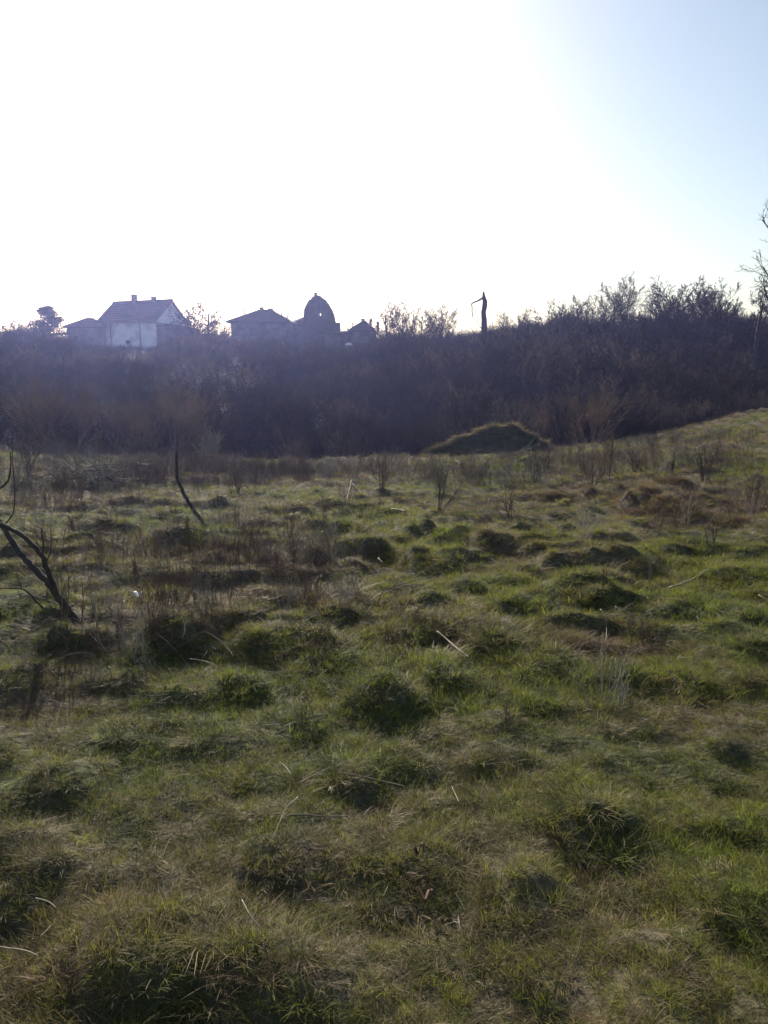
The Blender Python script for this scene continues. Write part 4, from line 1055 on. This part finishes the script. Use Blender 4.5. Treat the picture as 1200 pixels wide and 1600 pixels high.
for i, a in enumerate([
 (272,1022,885,1,0.2,'single tall reddish weed stem in the left of the meadow','weed_red'),
 (235,1000,950,6,0.5,'low reddish brown dock clump left of the tall reddish stem','weed_red'),
 (195,990,960,5,0.5,'low rusty weed clump right of the leaning sapling foot','weed_red'),
 (212,900,860,4,0.5,'purple brown weed clump in mid meadow, left','weed_red'),
 (435,905,862,10,0.6,'dense brown weed clump on the hummock left of centre','weed_red'),
 (465,895,820,5,0.5,'greenish upright stalks right of the dense brown clump','weed'),
 (395,905,828,2,0.3,'tall thin stalk left of the dense brown clump','weed'),
 (366,895,840,2,0.2,'thin dark stalk standing alone left of the brown clump','weed'),
 (312,940,858,2,0.3,'thin dark stalk above the shaded bank, left','weed'),
 (685,798,712,9,0.8,'bushy dark bare shrublet in the middle of the far meadow','weed'),
 (595,765,712,5,0.4,'small dark shrublet at the far meadow edge left of the mound','weed'),
 (795,808,752,6,0.7,'reddish bare shrublet below the right foot of the mound','weed_red'),
 (835,755,700,6,0.8,'bare branching shrublet below the right end of the mound','weed'),
 (925,765,712,7,0.9,'spreading bare shrublet left of the mole hills','weed'),
 (952,752,690,2,0.2,'thin straight stalk right of the spreading shrublet','weed'),
 (990,738,690,3,0.6,'forked stalk at the far right meadow edge','weed'),
 (1050,745,700,3,0.3,'stalks standing behind the mole hills','weed'),
 (1100,755,702,8,0.5,'brownish weed clump at the upper right of the meadow','weed'),
 (1115,860,815,3,0.4,'two dark stalks on the shaded tussock at right','weed'),
 (945,925,885,2,0.2,'thin dark stalk on the round dark tussock at right','weed'),
 (795,1150,1105,3,0.5,'short dark weed stump beside a tussock, right of centre','weed'),
 (505,1005,960,4,0.5,'grey weed stalks in front of the pale forked dead stem','weed'),
 (610,1010,960,3,0.4,'thin brown stalks in the middle of the meadow','weed'),
 (45,745,675,7,0.5,'tall dark weed clump at the far left meadow edge','weed'),
 (125,780,700,1,0.1,'single thin stalk in the far left meadow','weed'),
 (372,770,720,5,0.5,'grey brittle weed clump right of the bent stem','weed'),
 (115,830,805,4,0.7,'small dark twig spray in the far left grass','weed'),
 (480,1130,1085,3,0.4,'thin brown stalks rising from the shaded tussock near centre','weed'),
 (1170,790,750,5,0.6,'dry bramble spray right of the mole hills','weed'),
]): stem_plant(a[0], a[1], a[2], a[3], a[4], a[5], a[6], i)

def brush_pile(px, py, wpx, hpx, n, label, mats, seed):
    g = gpt(px, py); s = px_size(g); root = empty('brush_pile', g); tag(root, label, 'brush pile', 'heaps of cut branches')
    rng = random.Random(1500 + seed); W, H = wpx*s/2, hpx*s
    for k in range(n):
        a = rng.gauss(0, 0.5) + (math.pi if rng.random() < 0.5 else 0); L = W * rng.uniform(0.5, 1.2)
        c = Vector((rng.gauss(0, W*0.45), rng.gauss(0, W*0.28), 0)); c.z = float(ground(g.x + c.x, g.y + c.y)) - g.z + H * rng.random() * max(0.15, 1 - abs(c.x)/W) * 0.7
        d = Vector((math.cos(a), math.sin(a), rng.gauss(0.2, 0.35))).normalized()
        out = [[] for _ in range(3)]
        P = dict(seg=[4,3,2], n=[4,3], t0=[0.3,0.3], ang=[38,40], lr=[0.45,0.5], rr=[0.6,0.65], wob=[0.10,0.14,0.15], up=[0.0,0.04,0.03], rmin=0.2*s, tip=0.4)
        grow(out, rng, c - d*L*0.4, d, L, rng.uniform(0.6, 1.4) * s * (1.5 if seed in (1, 2, 3) else 1.0), 0, P)
        mb = MB()
        for lv in out:
            for pts, rad in lv: mb.tube(pts, rad, 4, cap=False)
        mb.build('branch', M[rng.choice(mats)], root)
brush_pile(150,748,120,52,44,'heap of cut branches painted pale as if sunlit at the far left meadow edge',('stick_brown','stick_pale','stick_pale','bark_grey','twig_pale'),1)  # pale materials stand in for sun on the branch tops
brush_pile(215,745,80,44,30,'grey brush heap between the pale branch heap and the bent stem',('bark_grey','stick_brown','stick_pale'),2)
brush_pile(318,727,50,26,26,'small orange brown pile of dead fronds right of the bent stem',('stick_brown','weed_red','stick_pale'),3)
brush_pile(300,705,60,30,14,'grey twig heap at the meadow edge behind the bent stem',('twig','bark_grey'),4)
brush_pile(655,965,90,26,12,'low tangle of dark brush in the middle of the meadow',('bark_grey','twig'),5)
brush_pile(795,714,90,12,14,'grey brush lying along the front of the earth mound',('stick_brown','bark_grey','twig_pale'),6)
brush_pile(235,1000,120,26,22,'tangle of brown canes and twigs round the red stemmed weed at left',('stick_brown','weed_red','bark_grey'),8)
brush_pile(60,985,150,24,16,'dark twig litter under the leaning sapling at the left edge',('bark_grey','stick_brown'),9)
brush_pile(440,895,90,30,18,'brown dead bramble heap left of centre in mid meadow',('weed_red','stick_brown','weed'),10)
brush_pile(1025,1020,50,36,12,'small tangle of thin twigs below the pale twig on the right',('stick_brown','bark_grey'),7)

# mole hills and earth heaps
def mole_hill(px, py, wpx, hpx, label, mat='soil', seed=0):
    g = gpt(px, py); s = px_size(g); W, H = wpx*s/2*1.15, hpx*s*0.34
    mb = MB(); nr, na = 12, 34
    pts = []; fc = []
    g2 = Vector((g.x, g.y + W*0.5, float(land(g.x, g.y + W*0.5) + relief(g.x, g.y + W*0.5))))
    for i in range(nr + 1):
        f = i / nr
        for k in range(na):
            a = 2*math.pi*k/na; n = vnoise(seed*7.1 + 2*math.cos(a) + 20, 2*math.sin(a) + f*3 + 20, 80)
            r = W * f * (0.75 + 0.5*n) * 1.1; x, y = r*math.cos(a), r*0.75*math.sin(a)
            z = float(ground(g2.x + x, g2.y + y)) - g2.z - 0.05 + (H + 0.04) * (1 - f**1.8) * (0.7 + 0.6 * vnoise(x*5 + 40, y*5 + seed, 81)) + 0.035 * (vnoise(x*19 + 40, y*19 + seed, 82) - 0.5)
            pts.append((x, y, z))
    for i in range(nr):
        for k in range(na):
            k2 = (k+1) % na; fc.append((i*na + k, (i+1)*na + k, (i+1)*na + k2, i*na + k2))
    mb.poly(pts, fc); o = mb.build('mole_hill', M[mat], None, True); o.location = g2
    tag(o, label, 'mole hill', 'earth heaps in the meadow')
for i, a in enumerate(MOLES): mole_hill(*a, seed=i)

# dark tussocks that stand up from the sward
def tussock(px, py, wpx, label, mats=('dark','dark','green'), seed=0, L=0.15, n=520, name='grass_tussock', cat='tussock'):
    g = gpt(px, py); s = px_size(g); W = wpx*s/2 * (0.42 if py > 1000 else 0.75); rng = random.Random(1800 + seed); L *= 0.62 if py > 1000 else 0.85; n = int(n * (0.5 if py > 1000 else 0.9))
    cx, cy = g.x, g.y + W*0.45
    root = empty(name, (cx, cy, float(ground(cx, cy)))); tag(root, label, cat, 'tussocks that stand up from the sward')
    parts = {}
    for j in range(n):
        a = rng.uniform(0, 6.28); rr = math.sqrt(rng.random()); x, y = W*rr*math.cos(a), W*0.8*rr*math.sin(a)
        z = float(ground(cx + x, cy + y)) - root.location.z - 0.03 if j % 4 == 0 else z0
        if j % 4 == 0: z0 = z; x0, y0 = x, y
        else: x, y = x0 + rng.gauss(0, 0.02), y0 + rng.gauss(0, 0.02)
        mb = parts.setdefault(rng.choice(mats), MB())
        d = len(mb.v)
        tmp = MB(); blade(tmp, rng, (0,0,0), L*rng.uniform(0.5,1.2), 0.006*max(1.0, s*240), rng.uniform(0.05, 0.5 + rr*0.5), a + rng.gauss(0,.6), rng.uniform(0.5,1.7), rng.random()**1.5)
        mb.f += [tuple(i + d for i in f) for f in tmp.f]; mb.v += [(p[0]+x, p[1]+y, p[2]+z) for p in tmp.v]; mb.a += tmp.a
    for k, mb in parts.items(): mb.build('leaf_blades', G[k], root)
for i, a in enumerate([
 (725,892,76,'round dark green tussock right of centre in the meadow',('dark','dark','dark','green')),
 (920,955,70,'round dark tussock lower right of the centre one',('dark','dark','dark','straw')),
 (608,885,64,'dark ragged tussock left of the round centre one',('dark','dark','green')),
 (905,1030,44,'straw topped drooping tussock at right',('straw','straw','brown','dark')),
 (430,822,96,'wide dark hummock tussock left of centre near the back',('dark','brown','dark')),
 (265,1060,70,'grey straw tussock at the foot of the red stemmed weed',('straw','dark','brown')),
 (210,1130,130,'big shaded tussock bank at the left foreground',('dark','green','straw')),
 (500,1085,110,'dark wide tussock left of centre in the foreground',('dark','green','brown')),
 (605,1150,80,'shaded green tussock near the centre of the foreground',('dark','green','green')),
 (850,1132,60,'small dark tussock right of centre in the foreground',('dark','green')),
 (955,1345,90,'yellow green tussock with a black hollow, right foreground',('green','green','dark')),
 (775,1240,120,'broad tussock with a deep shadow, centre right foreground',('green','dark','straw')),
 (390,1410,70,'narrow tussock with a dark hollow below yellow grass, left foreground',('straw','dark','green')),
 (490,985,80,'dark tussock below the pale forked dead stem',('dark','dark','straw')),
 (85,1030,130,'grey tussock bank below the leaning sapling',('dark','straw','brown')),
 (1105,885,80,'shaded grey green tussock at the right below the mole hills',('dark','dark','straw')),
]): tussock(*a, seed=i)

# litter
def scrap(px, py, wpx, label, mat, name, cat, seed):
    g = gpt(px, py); s = px_size(g); rng = random.Random(seed); W = wpx*s
    mb = MB(); n = 6; pts = []
    for i in range(n):
        for j in range(4):
            x = (i/(n-1)-0.5)*W; y = (j/3-0.5)*W*0.5*(1-0.5*abs(i/(n-1)-0.5))
            pts.append((x, y, 0.07 + 0.02*math.sin(i*1.3+seed) + rng.uniform(-0.012,0.012) + 0.15*W*abs(j/3-0.5)))
    mb.poly(pts, [(i*4+j, (i+1)*4+j, (i+1)*4+j+1, i*4+j+1) for i in range(n-1) for j in range(3)])
    o = mb.build(name, M[mat], None, True); o.location = g; o.rotation_euler = (0,0,rng.uniform(-0.5,0.5))
    md = o.modifiers.new('thickness', 'SOLIDIFY'); md.thickness = 0.003
    tag(o, label, cat)
scrap(216,942,13,'crumpled white plastic scrap lying in the grass at left','plastic','plastic_scrap','litter',1)
scrap(665,1432,20,'dead brown leaf with a pale edge lying in the foreground','dead_leaf','dead_leaf','leaf',2)
scrap(655,1356,14,'small curled dead leaf in the middle foreground grass','dead_leaf','dead_leaf','leaf',3)

# ------------------------------------------------------------------ haze over the whole place
def haze():
    mb = MB(); mb.box(-560, 560, -560, 560, -30.0, 27.0)
    m = bpy.data.materials.new('haze'); m.use_nodes = True; t = m.node_tree; t.nodes.clear()
    out = t.nodes.new('ShaderNodeOutputMaterial'); v = t.nodes.new('ShaderNodeVolumePrincipled')
    v.inputs['Color'].default_value = (0.40, 0.46, 1.0, 1); v.inputs['Density'].default_value = HAZE_DENSITY; v.inputs['Anisotropy'].default_value = 0.72
    t.links.new(v.outputs[0], out.inputs['Volume'])
    o = mb.build('haze', m); tag(o, 'thin bluish backlit haze over the whole valley', 'haze', kind='stuff')
HAZE_DENSITY = 0.00056
haze()
print('scrub', n_scrub, 'grass', n_grass)
